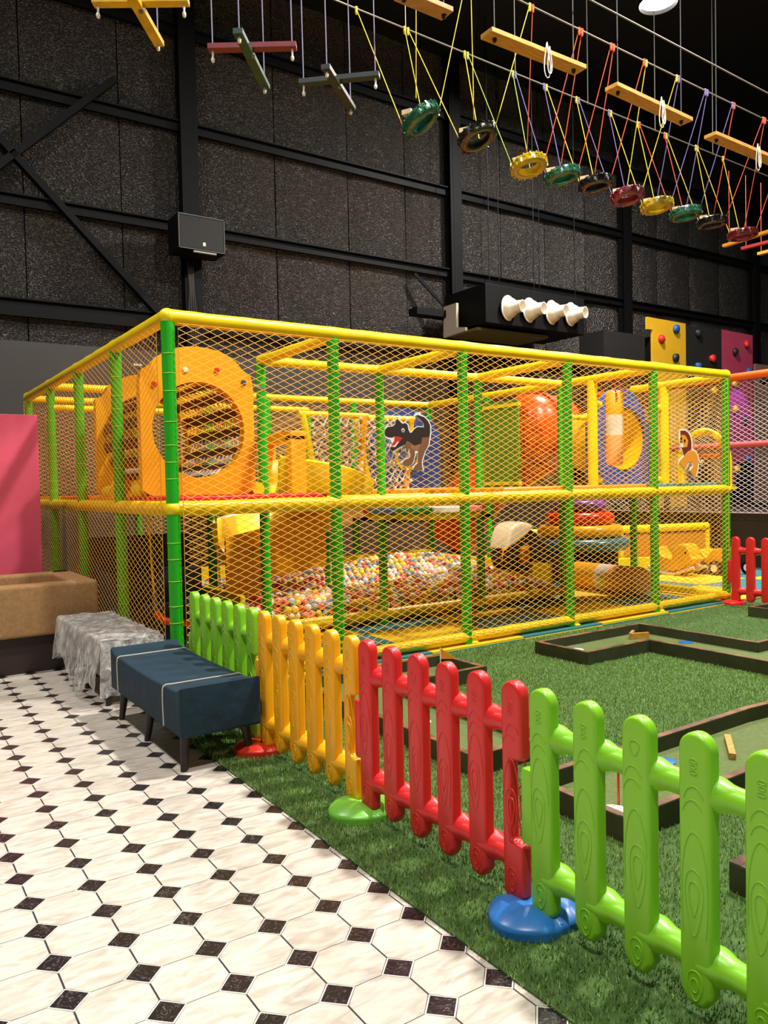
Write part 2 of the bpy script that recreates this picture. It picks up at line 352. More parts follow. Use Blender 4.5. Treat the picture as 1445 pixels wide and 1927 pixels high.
for i in range(1, 6): # clamps that carry the bottom rail
    MB().lathe([(.045, .018), (.045, .028), (.028, .04), (.028, .06)], gp(i, 0)+Vector((.05, -.02, .02)), n=12, cap=True).build('rail_foot', M_YEL, frame, smooth=True)
# nets
def net(name, O, U, w, h, px=.107, pz=.0485, r=.0021, m=M_NET, wob=.02, parent=frame, border=True):
    O, U = Vector(O), Vector(U).normalized(); V = Vector((0, 0, 1)); N = U.cross(V); s = random.random()*90; k = pz/px; mb = MB()
    def P(x, z):
        e = min(1, 6*min(x, w-x)/w)*min(1, 6*min(z, h-z)/h)
        return O+U*(x+.006*mnoise.noise((x*1.4+s, z*1.6, 7)))+V*(z+.008*mnoise.noise((x*1.3, z*1.2+s, 2)))+N*(wob*e*mnoise.noise((x*.9+s, z*.9, 1)))
    for sg in (1, -1):
        c = -h/k if sg > 0 else 0
        c = math.floor(c/px)*px+px*.5
        end = w if sg > 0 else w+h/k
        while c < end:
            # line z = sg*k*(x-c)
            x0, x1 = (max(0, c), min(w, c+h/k)) if sg > 0 else (max(0, c-h/k), min(w, c))
            if x1-x0 > .01:
                n = max(1, int((x1-x0)/.3)); pts = [P(x0+(x1-x0)*q/n, max(0, min(h, sg*k*(x0+(x1-x0)*q/n-c)))) for q in range(n+1)]
                mb.tube(pts, r, 3, cap=False)
            c += px
    if border: mb.tube([P(x, z) for x, z in ((0, 0), (w/2, 0), (w, 0), (w, h/2), (w, h), (w/2, h), (0, h), (0, h/2))], r*1.2, 4, closed=True)
    return mb.build(name, m, parent, fix=False)
L5 = 5*G
net('front_net', (.045, -.06, .1), (1, 0, 0), L5-.09, ZT-.15)
net('side_net', (-.06, 4*G-.05, .1), (0, -1, 0), 4*G-.1, ZT-.15)
net('back_net', (0.05, 4*G+.05, .1), (1, 0, 0), 3*G, ZT-.2)
net('back_net', (1*G, 3*G+.02, .1), (1, 0, 0), 3*G-.05, ZT-.2)
net('inner_net', (4*G+.03, 0.1, 1.3), (0, 1, 0), 3*G-.15, 1.13)
net('side_net', (5*G+.05, .05, .1), (0, 1, 0), G-.08, ZT-.2)
net('ball_pit_net', (G+.04, G-.05, .16), (1, 0, 0), 3*G-.08, .24)
# decks
def pad(x0, x1, y0, y1, m, z=1.222, t=.1, name='deck_pad'): return MB().box(((x0+x1)/2, (y0+y1)/2, z+t/2), (x1-x0, y1-y0, t)).build(name, m, frame, bevel=.02, seg=3, smooth=True)
pad(.05, 1.19, .045, 1.2, M_RED); pad(.05, 1.19, 1.26, 2.43, M_ORG); pad(.05, 1.19, 2.5, 3.66, M_RED); pad(.05, 1.19, 3.73, 4.9, M_ORG)
pad(2.95, 3.66, .045, 1.2, M_ORG); pad(3.73, 4.89, .045, 1.2, M_ORG); pad(4.97, 6.12, .045, 1.2, M_TEAL)
pad(1.27, 2.43, 3.1, 3.66, M_YEL); pad(2.5, 3.66, 2.85, 3.66, M_ORG); pad(3.73, 4.89, 2.85, 3.66, M_ORG)
M_PLY = mat('deck_plywood', (120, 86, 48), .7, var=(6, .3))
for x0, x1, y0, y1 in ((.05, 1.19, .045, 4.9), (2.95, 4.89, .05, 1.2), (1.27, 4.89, 3.1, 3.66)):
    MB().box(((x0+x1)/2, (y0+y1)/2, 1.203), (x1-x0-.02, y1-y0-.02, .022)).build('deck_board', M_PLY, frame)
# round coloured platform under the mid rail
ctr = onz(826, 958, 1.12); ctr = Vector((2.62, .78, 1.12)); R0 = .56
wc = [(70, 120, 190), (40, 140, 60), (240, 235, 225), (238, 130, 120), (240, 235, 225), (214, 40, 30), (70, 120, 190), (40, 140, 60), (240, 190, 30), (214, 40, 30)]
for k in range(10):
    a0 = math.radians(170+36*k); pts = [(0, 0)]+[(R0*math.cos(a0+math.radians(.8+34.4*q/5)), R0*math.sin(a0+math.radians(.8+34.4*q/5))) for q in range(6)]
    MB().prism(pts, lambda a, b, t: (ctr.x+a, ctr.y+b, ctr.z+t), 0, .05).build('platform_wedge', mat('wedge_%d_%d_%d' % wc[k], wc[k], .4), frame, bevel=.008)
MB().tube([(ctr.x+.5*math.cos(a*.2618), ctr.y+.5*math.sin(a*.2618), 1.09) for a in range(24)], .03, 10, closed=True).build('platform_ring', M_YEL, frame, smooth=True)
for q in (-1, 1): MB().tube([(ctr.x-.6, ctr.y+q*.25, 1.06), (ctr.x+.6, ctr.y+q*.25, 1.06)], .02, 8).build('platform_beam', M_STEEL, frame)

# yellow tunnel barrel between two round-hole panels
tun = thing('barrel_tunnel', 'amber panel with round hole leading into a laced barrel tunnel', 'tunnel', (.52, .6, 1.3))
def holepanel(x0, x1, zb, zt, y0, y1, c, r, m, parent, name='panel', arch=.2, n=48):
    """panel parallel to the front with arched top and round hole"""
    out = []
    for k in range(n):
        a = 2*math.pi*k/n-math.pi/2; dx, dz = math.cos(a), math.sin(a)
        # ray from the hole centre to the outline
        best = 9
        if dx > 1e-6: best = min(best, (x1-c[0])/dx)
        if dx < -1e-6: best = min(best, (x0-c[0])/dx)
        if dz < -1e-6: best = min(best, (zb-c[1])/dz)
        t = 0
        while t < best:
            x = c[0]+dx*t; z = c[1]+dz*t; u = (x-x0)/(x1-x0)
            lim = zt-arch+arch*max(0, 1-((u-.5)/.42)**2)**.6 if abs(u-.5) < .42 else zt-arch
            if z > lim: break
            t += .004
        out.append((c[0]+dx*min(t, best), c[1]+dz*min(t, best)))
    inn = [(c[0]+r*math.cos(2*math.pi*k/n-math.pi/2), c[1]+r*math.sin(2*math.pi*k/n-math.pi/2)) for k in range(n)]
    mb = MB(); vs = [(p[0], y, p[1]) for y in (y0, y1) for ring in (out, inn) for p in ring]; fs = []
    for k in range(n):
        j = (k+1) % n
        fs += [(k, j, n+j, n+k), (2*n+k, 3*n+k, 3*n+j, 2*n+j), (k, 2*n+k, 2*n+j, j), (n+k, n+j, 3*n+j, 3*n+k)]
    return mb.add(vs, fs).build(name, m, parent, smooth=True, ang=35)
CZ = 1.82; CX = .48
holepanel(.03, .93, 1.325, 2.45, .74, .82, (CX, CZ), .365, M_PNL, tun, 'front_panel')
holepanel(.03, .93, 1.325, 2.40, 2.0, 2.08, (CX, CZ), .365, M_PNL, tun, 'back_panel')
for (dx, dz, c) in ((-.34, .33, (220, 50, 20)), (-.1, .45, (240, 230, 220)), (.15, .46, (225, 30, 30)), (.37, .38, (70, 80, 90))):
    MB().lathe([(0, -.012), (.018, -.012), (.022, -.004), (.022, 0)], (CX+dx, .74, CZ+dz), (0, 1, 0), n=14).build('bolt_cap', mat('cap_%d_%d_%d' % c, c, .4), tun, smooth=True)
M_SLAT = mat('brown_slat', (96, 48, 38), .5, var=(6, .2)); NS = 15
M_LACE1 = mat('yellow_lacing', (240, 176, 24), .7); M_LACE2 = mat('white_lacing', (226, 220, 208), .7)
for k in range(NS):
    a = 2*math.pi*k/NS; c = Vector((CX+.385*math.cos(a), 1.41, CZ+.385*math.sin(a))); t = Vector((-math.sin(a), 0, math.cos(a))); rd = Vector((math.cos(a), 0, math.sin(a)))
    vs = [c+Vector((0, sy*.59, 0))+t*(st*.043)+rd*(sr*.011) for sy in (-1, 1) for st, sr in ((-1, -1), (1, -1), (1, 1), (-1, 1))]
    sl = MB().add(vs, [(0, 1, 2, 3), (7, 6, 5, 4), (0, 4, 5, 1), (1, 5, 6, 2), (2, 6, 7, 3), (3, 7, 4, 0)]).build('slat', M_SLAT, tun)
    mb = MB(); n = 13
    for q in range(n):
        y0 = .84+1.1*q/n
        p = lambda aa, y: (CX+.372*math.cos(aa), y, CZ+.372*math.sin(aa))
        mb.tube([p(a+.09, y0), p(a+.20, y0+.03), p(a+.33, y0+.06)], .0055, 5); mb.tube([p(a+.33, y0+.06), p(a+.2, y0+.075), p(a+.09, y0+.085)], .0055, 5)
    tag(mb.build('lacing', M_LACE2 if math.sin(a) < -.3 else M_LACE1, sl), kind='stuff')
for y in (1.35,): pass
MB().tube([(0.0, .78, 2.28), (.06, .78, 2.28)], .02, 8).build('pipe_stub', M_CABLE, tun); MB().tube([(.92, .79, 2.2), (1.2, 1.1, 2.2)], .018, 8).build('pipe_stub', M_CABLE, tun)
for x, y in ((.1, .98), (1.02, 1.0), (.1, 1.85), (1.02, 1.85)): MB().tube([(x, y-.12, 1.36), (x, y+.12, 1.36)], .055, 12).build('foam_bolster', M_YEL, tun, smooth=True)

# yellow chute: entry frame and curved trough down to the ball pit
sl = thing('spiral_slide', 'glossy yellow curved slide running down to the ball pit', 'slide', (1.9, 1.8, .1))
mb = MB(); fy0, fy1, fx = 1.36, 1.98, 1.62
for y in (fy0, fy1): mb.box((fx, y, 1.57), (.16, .12, .56))
mb.box((fx, (fy0+fy1)/2, 1.83), (.16, fy1-fy0+.12, .1)); mb.build('entry_frame', M_PNL, sl, bevel=.02, smooth=True)
def smoothpath(ctrl, n):
    out = []; m = len(ctrl)
    for k in range(m-1):
        p0, p1, p2, p3 = [Vector(ctrl[max(0, min(m-1, k+d))]) for d in (-1, 0, 1, 2)]
        for q in range(n):
            t = q/n; out.append(.5*((2*p1)+(p2-p0)*t+(2*p0-5*p1+4*p2-p3)*t*t+(3*p1-p0-3*p2+p3)*t**3))
    out.append(Vector(ctrl[-1])); return out
path = smoothpath([(1.5, 1.67, 1.30), (2.0, 1.64, 1.22), (2.42, 1.85, 1.08), (2.5, 2.25, .96), (2.1, 2.42, .86), (1.62, 2.3, .76), (1.36, 2.12, .69)], 8)
sec = [(-.36, .34), (-.33, .36), (-.29, .33), (-.25, .12), (-.17, .03), (0, 0), (.17, .03), (.25, .12), (.29, .33), (.33, .36), (.36, .34), (.30, .08), (.2, -.03), (0, -.05), (-.2, -.03), (-.3, .08)]
vs = []; ns = len(sec)
for k, p in enumerate(path):
    t = path[min(k+1, len(path)-1)]-path[max(k-1, 0)]; t.z = 0; t.normalize(); nn = Vector((-t.y, t.x, 0))
    vs += [p+nn*a*.85+Vector((0, 0, b)) for a, b in sec]
fs = [(k*ns+q, k*ns+(q+1) % ns, (k+1)*ns+(q+1) % ns, (k+1)*ns+q) for k in range(len(path)-1) for q in range(ns)]
fs += [tuple(range(ns)), tuple((len(path)-1)*ns+q for q in range(ns-1, -1, -1))]
MB().add(vs, fs).build('trough', M_SLD, sl, smooth=True)
MB().prism([(1.2, .9), (2.3, 1.1), (2.3, .55)]+[(2.3-.75*math.cos(a*math.pi/16)+.0, .12+.43*math.cos(a*math.pi/16)**.5*0+.43*(1-math.sin(a*math.pi/16))) for a in range(1, 8)]+[(1.6, .12), (1.2, .12)], lambda a, b, t_: (a, t_, b), 2.04, 2.07).build('side_skirt', M_PNL, sl)
MB().tube([(2.3-.75*math.cos(a*math.pi/16), 2.03, .14+.43*(1-math.sin(a*math.pi/16))) for a in range(1, 9)], .03, 8).build('skirt_edge', M_PNL, sl, smooth=True)
for x, y, z in ((2.35, 2.1, .92), (1.5, 2.25, .66)): MB().tube([(x, y, .03), (x, y, z)], .03, 10).build('support_post', M_GRN, sl, smooth=True)

# white knotted climbing nets on yellow frames
for q, (xa, xb, y) in enumerate(((2.62, 3.3, 2.9), (3.42, 4.1, 3.05))):
    t = thing('knotted_climbing_net', ['white knotted climbing net on yellow slanted poles behind the slide', 'white knotted climbing net behind the dinosaur cutout'][q], 'climbing net', ((xa+xb)/2, y, 1.3))
    MB().tube([(xa-.1, y, 2.2), (xa+.1, y, 1.3)], .04, 12).build('pole', M_YEL, t, smooth=True); MB().tube([(xb+.06, y, 2.2), (xb-.05, y, 1.3)], .04, 12).build('pole', M_PNL, t, smooth=True)
    MB().tube([(xa-.15, y, 2.2), (xb+.1, y, 2.2)], .035, 12).build('crossbar', M_YEL, t, smooth=True)
    mb = MB(); kn = MB(); P = {}
    for a in range(7):
        for b in range(9): P[a, b] = Vector((xa+.03+(xb-xa-.06)*a/6+random.uniform(-.02, .02), y-.03+random.uniform(-.04, .04), 1.33+.85*b/8+random.uniform(-.015, .015)))
    for (a, b), p in P.items():
        for d in ((1, 1), (-1, 1)):
            if (a+d[0], b+d[1]) in P: mb.tube([p, P[a+d[0], b+d[1]]], .01, 5, cap=False)
        kn.lathe([(.001, -.022), (.02, -.01), (.022, .008), (.001, .022)], p, (random.random(), random.random(), 1), n=7)
    mb.build('cord', mat('cord_cream', (206, 186, 160), .7), t); tag(kn.build('knots', M_WHITE, t, smooth=True), kind='stuff')
# blue round-topped panel, green panel, red tube far inside
t = thing('climbing_panel', 'blue arched panel seen deep inside the play frame', 'panel', (4.45, 2.6, 1.3))
mb = MB(); mb.prism([(3.78, 1.3), (4.88, 1.3), (4.88, 1.95)]+[(4.33+.55*math.cos(a*math.pi/12), 1.95+.42*math.sin(a*math.pi/12)) for a in range(1, 12)]+[(3.78, 1.95)], lambda a, b, t_: (a, t_, b), 3.4, 3.46)
mb.build('board', M_BLU, t)
MB().lathe([(.2, 0), (.2, -.02), (.16, -.02), (.16, 0)], (4.33, 3.4, 1.75), (0, 1, 0), n=24).build('ring', M_YEL, t, smooth=True)
t = thing('green_panel', 'green flat panel beside the orange red tube inside the frame', 'panel', (4.85, 1.9, 1.3))
MB().box((4.86, 2.15, 1.83), (.03, .62, 1.05)).build('board', mat('olive_green_board', (98, 140, 26), .5), t)
for z in (1.36, 2.3): MB().box((4.86, 2.15, z), (.05, .64, .04)).build('edge_trim', M_YEL, t)
t = thing('tube_slide', 'orange red tube hood opening into a yellow crawl tube', 'tube', (5.6, 1.7, 1.3))
def tubepath(pts, r, th, name, m, parent, n=28):
    P = smoothpath(pts, 6); mb = MB(); mb.tube(P, r, n, cap=False); mb.tube(P, r-th, n, cap=False)
    k = len(P)-1; return mb.build(name, m, parent, smooth=True, fix=False)
MB().lathe([(.001, -.02), (.2, 0), (.34, .06), (.42, .17), (.43, .3), (.43, .75)], (4.98, 2.06, 2.03), (1, .02, 0), n=36).build('hood', M_ORT, t, smooth=True)
tubepath([(5.7, 2.07, 2.03), (5.9, 2.35, 1.95), (5.85, 2.9, 1.7), (5.7, 3.5, 1.3), (5.5, 4.0, .6)], .42, .02, 'lower_tube', M_ORT, t)
MB().lathe([(.42, 0), (.46, 0), (.46, .05), (.42, .05)], (5.33, 2.067, 2.03), (1, .02, 0), n=28, closed=True).build('flange', mat('tube_flange', (170, 40, 20), .4), t, smooth=True)

# right bay: blue panel with round tunnel, yellow pillars, crawl tube
t = thing('tunnel_panel', 'blue arched panel with a round opening into a yellow tunnel', 'panel', (5.55, .97, 1.3))
holepanel(5.06, 6.13, 1.325, 2.42, .94, 1.0, (5.66, 1.84), .37, M_BLU, t, 'board', arch=.4)
tubepath([(5.66, .97, 1.84), (5.66, 1.15, 1.84), (5.68, 1.35, 1.84), (5.72, 1.5, 1.83)], .365, .015, 'tube', M_SLD, t, n=32)
for i, (x, y) in enumerate(((4.93, .78), (6.165, .78))):
    po = pipe(((x, y, 1.27), (x, y, 2.44)), .055, 'yellow_pillar', M_YEL, wob=0)
    for z in (1.36, 2.2): MB().lathe([(.001, -.07), (.035, -.06), (.045, 0), (.045, .1)], (x+(.1 if i == 0 else -.1), y+.03, z), (1 if i else -1, 0, 0), n=12).build('clamp', M_YEL, po, smooth=True)
# hoop on the right side opening
t = thing('hoop_arch', 'yellow padded arch at the right side opening beside the lion cutout', 'arch', (6.3, .35, 1.25))
MB().tube([(6.3, .03+.0*1, 1.3)]+[(6.3, .36+.30*math.cos(a*math.pi/12), 1.52+.34*math.sin(a*math.pi/12)) for a in range(-1, 14)][::-1]+[], .04, 12).build('hoop', M_YEL, t, smooth=True) if 0 else MB().tube([(6.3, .66, 1.27)]+[(6.3, .36+.30*math.cos(a*math.pi/12), 1.54+.36*math.sin(a*math.pi/12)) for a in range(0, 13)]+[(6.3, .06, 1.27)], .042, 12).build('hoop', M_YEL, t, smooth=True)
MB().tube([(6.3, .63, 1.62), (6.3, .09, 1.62)], .022, 8).build('crossbar', M_ORT, t, smooth=True)
MB().box((6.3, .36, 1.255), (.12, .74, .03)).build('base_plate', M_YEL, t)

# punching bag hung from the rail
def bagbands(O, ax, L, r, parent, k=((0, .33, 'yellow'), (.33, .62, 'white'), (.62, 1, 'peach'))):
    for a, b, c in k:
        pr = [(r, a*L), (r, b*L)]
        if b == 1: pr += [(r*.95, b*L+.02), (r*.7, b*L+.035), (.001, b*L+.04)]
        if a == 0: pr = [(.001, -.01), (r*.8, -.008), (r, .01)]+pr[1:]
        MB().lathe(pr, O, ax, n=24).build('band', {'yellow': M_PNL, 'white': mat('bag_white', (228, 222, 205), .35), 'peach': mat('bag_peach', (250, 176, 110), .4)}[c], parent, smooth=True)
p = ony(1155, 720, .5)
t = thing('punching_bag', 'hanging punching bag in yellow, white and peach bands with red strap', 'punching bag', (p.x, .5, 1.45))
bagbands((p.x, .5, 2.30), (0, 0, -1), .74, .088, t)
M_STRAP = mat('red_strap', (170, 30, 20), .7)
for s in (-1, 1): MB().bar((p.x+s*.06, .41, 2.22), (p.x+s*.03, .48, 2.44), .022, .006, up=(0, 1, 0)).build('strap', M_STRAP, t)
MB().tube([(p.x-.05, .5, 2.45), (p.x+.05, .5, 2.45)], .008, 6).build('hook', M_CABLE, t)
# punching bag lying on the mats
t = thing('punching_bag', 'punching bag lying on the mats, peach end beside a green post', 'punching bag', (5.72, 1.25, .03))
bagbands((5.75, 1.78, .2), (-.03, -1, 0), 1.0, .165, t, ((0, .42, 'yellow'), (.42, .6, 'white'), (.6, 1, 'peach')))

# tiered soft carousel
cx, cy = 6.45, 2.35
t = thing('soft_carousel', 'tiered soft carousel with teal, yellow, red and purple cushions', 'play carousel', (cx, cy, .03))
MB().lathe([(.5, .03), (.5, .42), (.3, .44)], (cx, cy, 0), n=32).build('drum', M_BLACK, t, smooth=True)
for z0, z1, r, c in ((.44, .61, .66, (52, 108, 116)), (.61, .78, .57, (236, 170, 10)), (.78, .95, .46, (214, 44, 20)), (.95, 1.11, .36, (110, 60, 130))):
    q = (z1-z0)/2; MB().lathe([(.001, z0)]+[(r-q+q*math.cos(a), (z0+z1)/2+q*math.sin(a)) for a in [math.radians(d) for d in range(-90, 91, 18)]]+[(.001, z1)], (cx, cy, 0), n=40).build('cushion', mat('cushion_%d' % c[0], c, .22), t, smooth=True)

# black and white soft whale rocker
pw = ony(995, 1035, 1.75)
t = thing('soft_whale', 'black and white padded whale toy with orange piping above the balls', 'toy', (pw.x, 1.75, .4))
def px_poly(pts, fx, fy, s, Y, d=0): return [(lambda w: (w.x, w.z))(ony(fx+x*s, fy+y*s, Y)) for x, y in pts]
body = px_poly([(275, 600), (300, 720), (340, 800), (470, 810), (640, 790), (900, 720), (900, 650), (760, 560), (640, 400), (560, 330), (500, 430), (380, 520)], 900, 940, .1661, 1.75)
whl = px_poly([(285, 570), (300, 450), (340, 320), (400, 270), (480, 250), (560, 275), (600, 300), (520, 400), (400, 500)], 900, 940, .1661, 1.70)
MB().prism(body, lambda a, b, t_: (a, t_, b), 1.68, 2.0).build('body', mat('whale_black', (28, 20, 20), .4), t, bevel=.05, seg=3, smooth=True)
MB().prism(whl, lambda a, b, t_: (a, t_, b), 1.64, 1.96).build('belly', mat('whale_white', (232, 212, 180), .45), t, bevel=.04, seg=3, smooth=True)
MB().tube([(a, 1.66, b) for a, b in px_poly([(270, 700), (280, 580), (400, 505), (520, 410), (600, 310)], 900, 940, .1661, 1.66)], .012, 8).build('piping', M_ORG, t, smooth=True)
fl = px_poly([(500, 560), (560, 520), (580, 640), (560, 720), (510, 740), (490, 680)], 900, 940, .1661, 1.64)
MB().prism(fl, lambda a, b, t_: (a, t_, b), 1.62, 1.68).build('fin', M_ORG, t, bevel=.01)
MB().lathe([(.001, -.016), (.012, -.01), (.016, 0)], (lambda w: (w.x, 1.68, w.z))(ony(1020, 1035, 1.68)), (0, 1, 0), n=12).build('eye', mat('eye_pink', (235, 120, 190), .4), t, smooth=True)
z0 = min(b for a, b in body)
for s in (-.15, .2): MB().tube([(pw.x+s, 1.85, .03), (pw.x+s, 1.85, z0+.08)], .05, 12).build('stand', M_YEL, t, smooth=True)

# steps of dark blue foam and swing in the first bay
t = thing('foam_steps', 'dark navy foam steps inside the lower first bay', 'steps', (.75, 2.6, .03))
for k, (h) in enumerate((.3, .6, .9)): MB().box((.55+.0*k, 2.0+.3*k, .03+h/2), (.9, .29, h)).build('step', mat('navy_foam', (32, 50, 72), .5), t, bevel=.02, smooth=True)
sw = thing('child_swing', 'orange curved swing seat on yellow ropes inside the lower first bay', 'swing', (.3, .6, .35))
sa, sb = Vector((.1, .75, .46)), Vector((.5, .45, .46))
MB().tube(smoothpath([sa, sa.lerp(sb, .2)-Vector((0, 0, .07)), sa.lerp(sb, .8)-Vector((0, 0, .07)), sb], 6), .028, 10).build('seat', M_ORT, sw, smooth=True)
for p in (sa, sb): MB().tube([p, p+Vector((-.02, 0, .4)), (p.x-.03, p.y, 1.2)], .008, 6).build('rope', M_LACE1, sw)
for p in (sa, sb): MB().tube([p+Vector((0, 0, .02)), p+Vector((-.005, 0, .14))], .016, 8).build('sleeve', M_CABLE, sw)

# foam mats
MT = [mat('mat_yellow', (240, 196, 18), .6, bump=(200, .2, .002), var=(4, .1)), mat('mat_teal', (44, 124, 126), .6, bump=(200, .2, .002), var=(4, .1))]
mat_me = []
for top in (0, 1):
    mb = MB(); mb.box((0, 0, .008), (.994, .994, .016), mi=0); mb.box((0, .004, .0245), (.99, .985, .017), mi=1)
    mat_me.append(mb.mesh('foam_mat', [MT[1-top], MT[top]]))
LB = [['yellow foam mat in the mat floor under the play frame', 'teal foam mat in the mat floor under the play frame'], ['yellow foam mat in the mat floor beside the play frame', 'teal foam mat in the mat floor beside the play frame']]
for a in range(-1, 9):
    for b in range(0, 6):
        x, y = .53+a, .395+b
        if a < 0: x = -.0+.0; continue
        tp = (a+b) % 2
        o = inst('foam_mat', mat_me[tp], None, (x, y, .0017))
        rt_ = a > 5
        if b == 0 and a < 6:
            tag(o, ('yellow', 'teal')[tp]+' foam mat at the front rail '+['by the corner post behind the green fence', 'behind the yellow fence panel', 'below the dinosaur cutout', 'below the colour wedge platform', 'below the hanging punching bag', 'below the lion cutout'][a], 'mat'); continue
        tag(o, LB[rt_][tp], 'mat', ['', ''][0] or ('%s mats %s the play frame' % (('yellow', 'teal')[tp], 'beside' if rt_ else 'under')))

# ball pit
BC = [(236, 228, 214), (244, 208, 84), (222, 74, 72), (120, 150, 165), (240, 140, 140), (232, 200, 60)]
BN = ['white', 'yellow', 'red', 'blue grey', 'pink', 'golden']
ico = bmesh.new(); bmesh.ops.create_icosphere(ico, subdivisions=2, radius=.036); bme = []
for c, n in zip(BC, BN):
    me = bpy.data.meshes.new('pit_ball'); ico.to_mesh(me); me.materials.append(mat('ball_'+n.replace(' ', '_'), c, .35, sub=.1)); me.polygons.foreach_set('use_smooth', [True]*len(me.polygons)); bme.append(me)
ico.free()
def bh(x, y):
    u = (x-3.75)/1.1; v = (y-2.55)/.8
    h = .30+.22*math.exp(-u*u-v*v)+.03*mnoise.noise((x*2, y*2, 0))
    if x > 4.3: h -= .12*(min(x, 4.8)-4.3)/.5
    if x < 1.4: h -= .06
    return h
B = []
for r_ in range(5):
    for c_ in range(54):
        x = G+.06+c_*.0695+(.035 if r_ % 2 else 0)
        if x < 4*G-.06:
            z = .075+r_*.062
            if z < bh(x, 1.3)-.02: B.append((x+random.uniform(-.006, .006), G+.07+random.uniform(-.01, .012), z+random.uniform(-.004, .004)))
for a in range(62):
    for b in range(34):
        x, y = 1.06+a*.068+(.034 if b % 2 else 0)+random.uniform(-.01, .01), G+.13+b*.068+random.uniform(-.01, .01)
        if x > 4*G-.06 or y > 3*G-.06 or (x < G and y < 1.35): continue
        B.append((x, y, bh(x, y)+random.uniform(-.02, .02)))
def bvis(p): return pj(p)[2]
B.sort(key=lambda p: bvis(p)); stuffb = MB(); k = 0
sm = bme[0]; sv = None
icl = bmesh.new(); bmesh.ops.create_icosphere(icl, subdivisions=1, radius=.036); ilv = [tuple(v.co) for v in icl.verts]; ilf = [tuple(v.index for v in f.verts) for f in icl.faces]; icl.free()
for q, p in enumerate(B):
    ci = random.choices(range(6), [5, 3, 3, 3, 2, 2])[0]
    x_, y_, z_ = pj(p)
    if k < 300 and x_ > 395:
        o = inst('pit_ball', bme[ci], None, p); tag(o, 'small %s plastic ball in the ball pit' % BN[ci], 'ball', BN[ci]+' balls in the ball pit'); k += 1
    else: stuffb.add([(p[0]+a, p[1]+b, p[2]+c) for a, b, c in ilv], ilf, ci)
o = stuffb.build('ball_heap', [m.materials[0] for m in bme], None, smooth=True, fix=False, ang=180); tag(o, 'heap of pastel plastic balls filling the pit further back', 'balls', kind='stuff')
# heap core so no floor shows between the balls
bc = thing('ball_pit_tub', 'shallow padded tub holding the plastic balls', 'tub', (3, 2.4, .03))
MB().grid(lambda u, v: (1.1+3.75*u, G+.14+2.26*v, bh(1.1+3.75*u, G+.14+2.26*v)-.06), 20, 16).build('liner', mat('tub_liner', (190, 150, 70), .6), bc)
for y in (3*G-.04,): MB().box((3.0, y, .25), (3.8, .05, .44)).build('wall_pad', M_YEL, bc, bevel=.015)
for x in (1.06, 4*G-.07): MB().box((x, 2.45, .23), (.05, 2.2, .4)).build('wall_pad', M_YEL, bc, bevel=.015)

# dinosaur and lion cutouts tied on the front net
def cut(parent, name, pts, fx, fy, s, Y, th, m, bevel=0):
    return MB().prism(px_poly(pts, fx, fy, s, Y), lambda a, b, t_: (a, t_, b), Y-th, Y).build(name, m, parent)
YD = -.075; s1 = 180/1445
dino = thing('dinosaur_cutout', 'brown open-mouthed dinosaur cutout tied to the front net', 'cutout', tuple(ony(770, 880, YD)))
outl = [(180, 440), (188, 380), (230, 338), (310, 328), (340, 298), (345, 245), (380, 212), (425, 255), (455, 287), (500, 277), (542, 305), (556, 390), (572, 428), (596, 418), (628, 372), (680, 338), (772, 343), (768, 300), (735, 255), (688, 212), (622, 182), (655, 135), (722, 120), (732, 158), (795, 190), (848, 246), (884, 318), (890, 420), (880, 522), (860, 624), (810, 715), (780, 805), (760, 870), (765, 940), (785, 1010), (745, 1006), (722, 1000), (685, 1036), (665, 1006), (612, 998), (606, 958), (642, 920), (682, 886), (682, 742), (666, 735), (658, 765), (640, 835), (628, 885), (606, 918), (540, 948), (464, 928), (452, 880), (484, 834), (545, 814), (577, 778), (556, 700), (540, 750), (494, 726), (494, 668), (436, 708), (440, 656), (402, 658), (364, 698), (310, 723), (262, 694), (262, 628), (290, 574), (236, 548), (184, 505)]
cut(dino, 'outline', outl, 700, 760, s1, YD, .006, M_WHITE)
cut(dino, 'body', [(190, 440), (198, 385), (235, 350), (315, 338), (350, 305), (355, 255), (380, 228), (418, 265), (452, 300), (500, 290), (532, 315), (548, 395), (572, 440), (604, 428), (634, 384), (684, 350), (785, 355), (782, 300), (745, 248), (700, 205), (655, 180), (690, 168), (785, 202), (838, 255), (872, 322), (876, 420), (866, 500), (750, 505), (740, 600), (640, 630), (545, 575), (520, 600), (430, 640), (360, 682), (312, 710), (275, 688), (275, 655), (345, 655), (460, 515), (400, 490), (340, 490), (300, 512), (240, 505), (200, 480)], 700, 760, s1, YD-.006, .003, mat('dino_brown', (44, 28, 18), .6))
cut(dino, 'mouth', [(340, 500), (400, 494), (458, 516), (345, 655), (290, 660), (292, 630), (330, 570)], 700, 760, s1, YD-.0065, .003, mat('mouth_red', (206, 44, 30), .5))
cut(dino, 'upper_teeth', [(192, 490), (240, 508), (300, 515), (335, 500), (330, 560), (300, 600), (270, 540), (215, 520)], 700, 760, s1, YD-.007, .003, M_WHITE)
cut(dino, 'lower_teeth', [(285, 640), (345, 655), (400, 580), (385, 565), (340, 625), (320, 635)], 700, 760, s1, YD-.0075, .003, M_WHITE)
M_DL = mat('dino_tan', (134, 84, 52), .6)
cut(dino, 'belly', [(545, 580), (640, 632), (742, 602), (720, 700), (600, 695), (560, 640)], 700, 760, s1, YD-.0062, .003, mat('dino_belly', (160, 104, 70), .6))
cut(dino, 'hind_leg', [(752, 508), (866, 502), (850, 620), (800, 710), (765, 805), (748, 870), (752, 940), (765, 995), (722, 985), (685, 1022), (670, 992), (622, 985), (650, 930), (694, 890), (694, 735), (715, 640), (742, 590)], 700, 760, s1, YD-.0068, .003, M_DL)
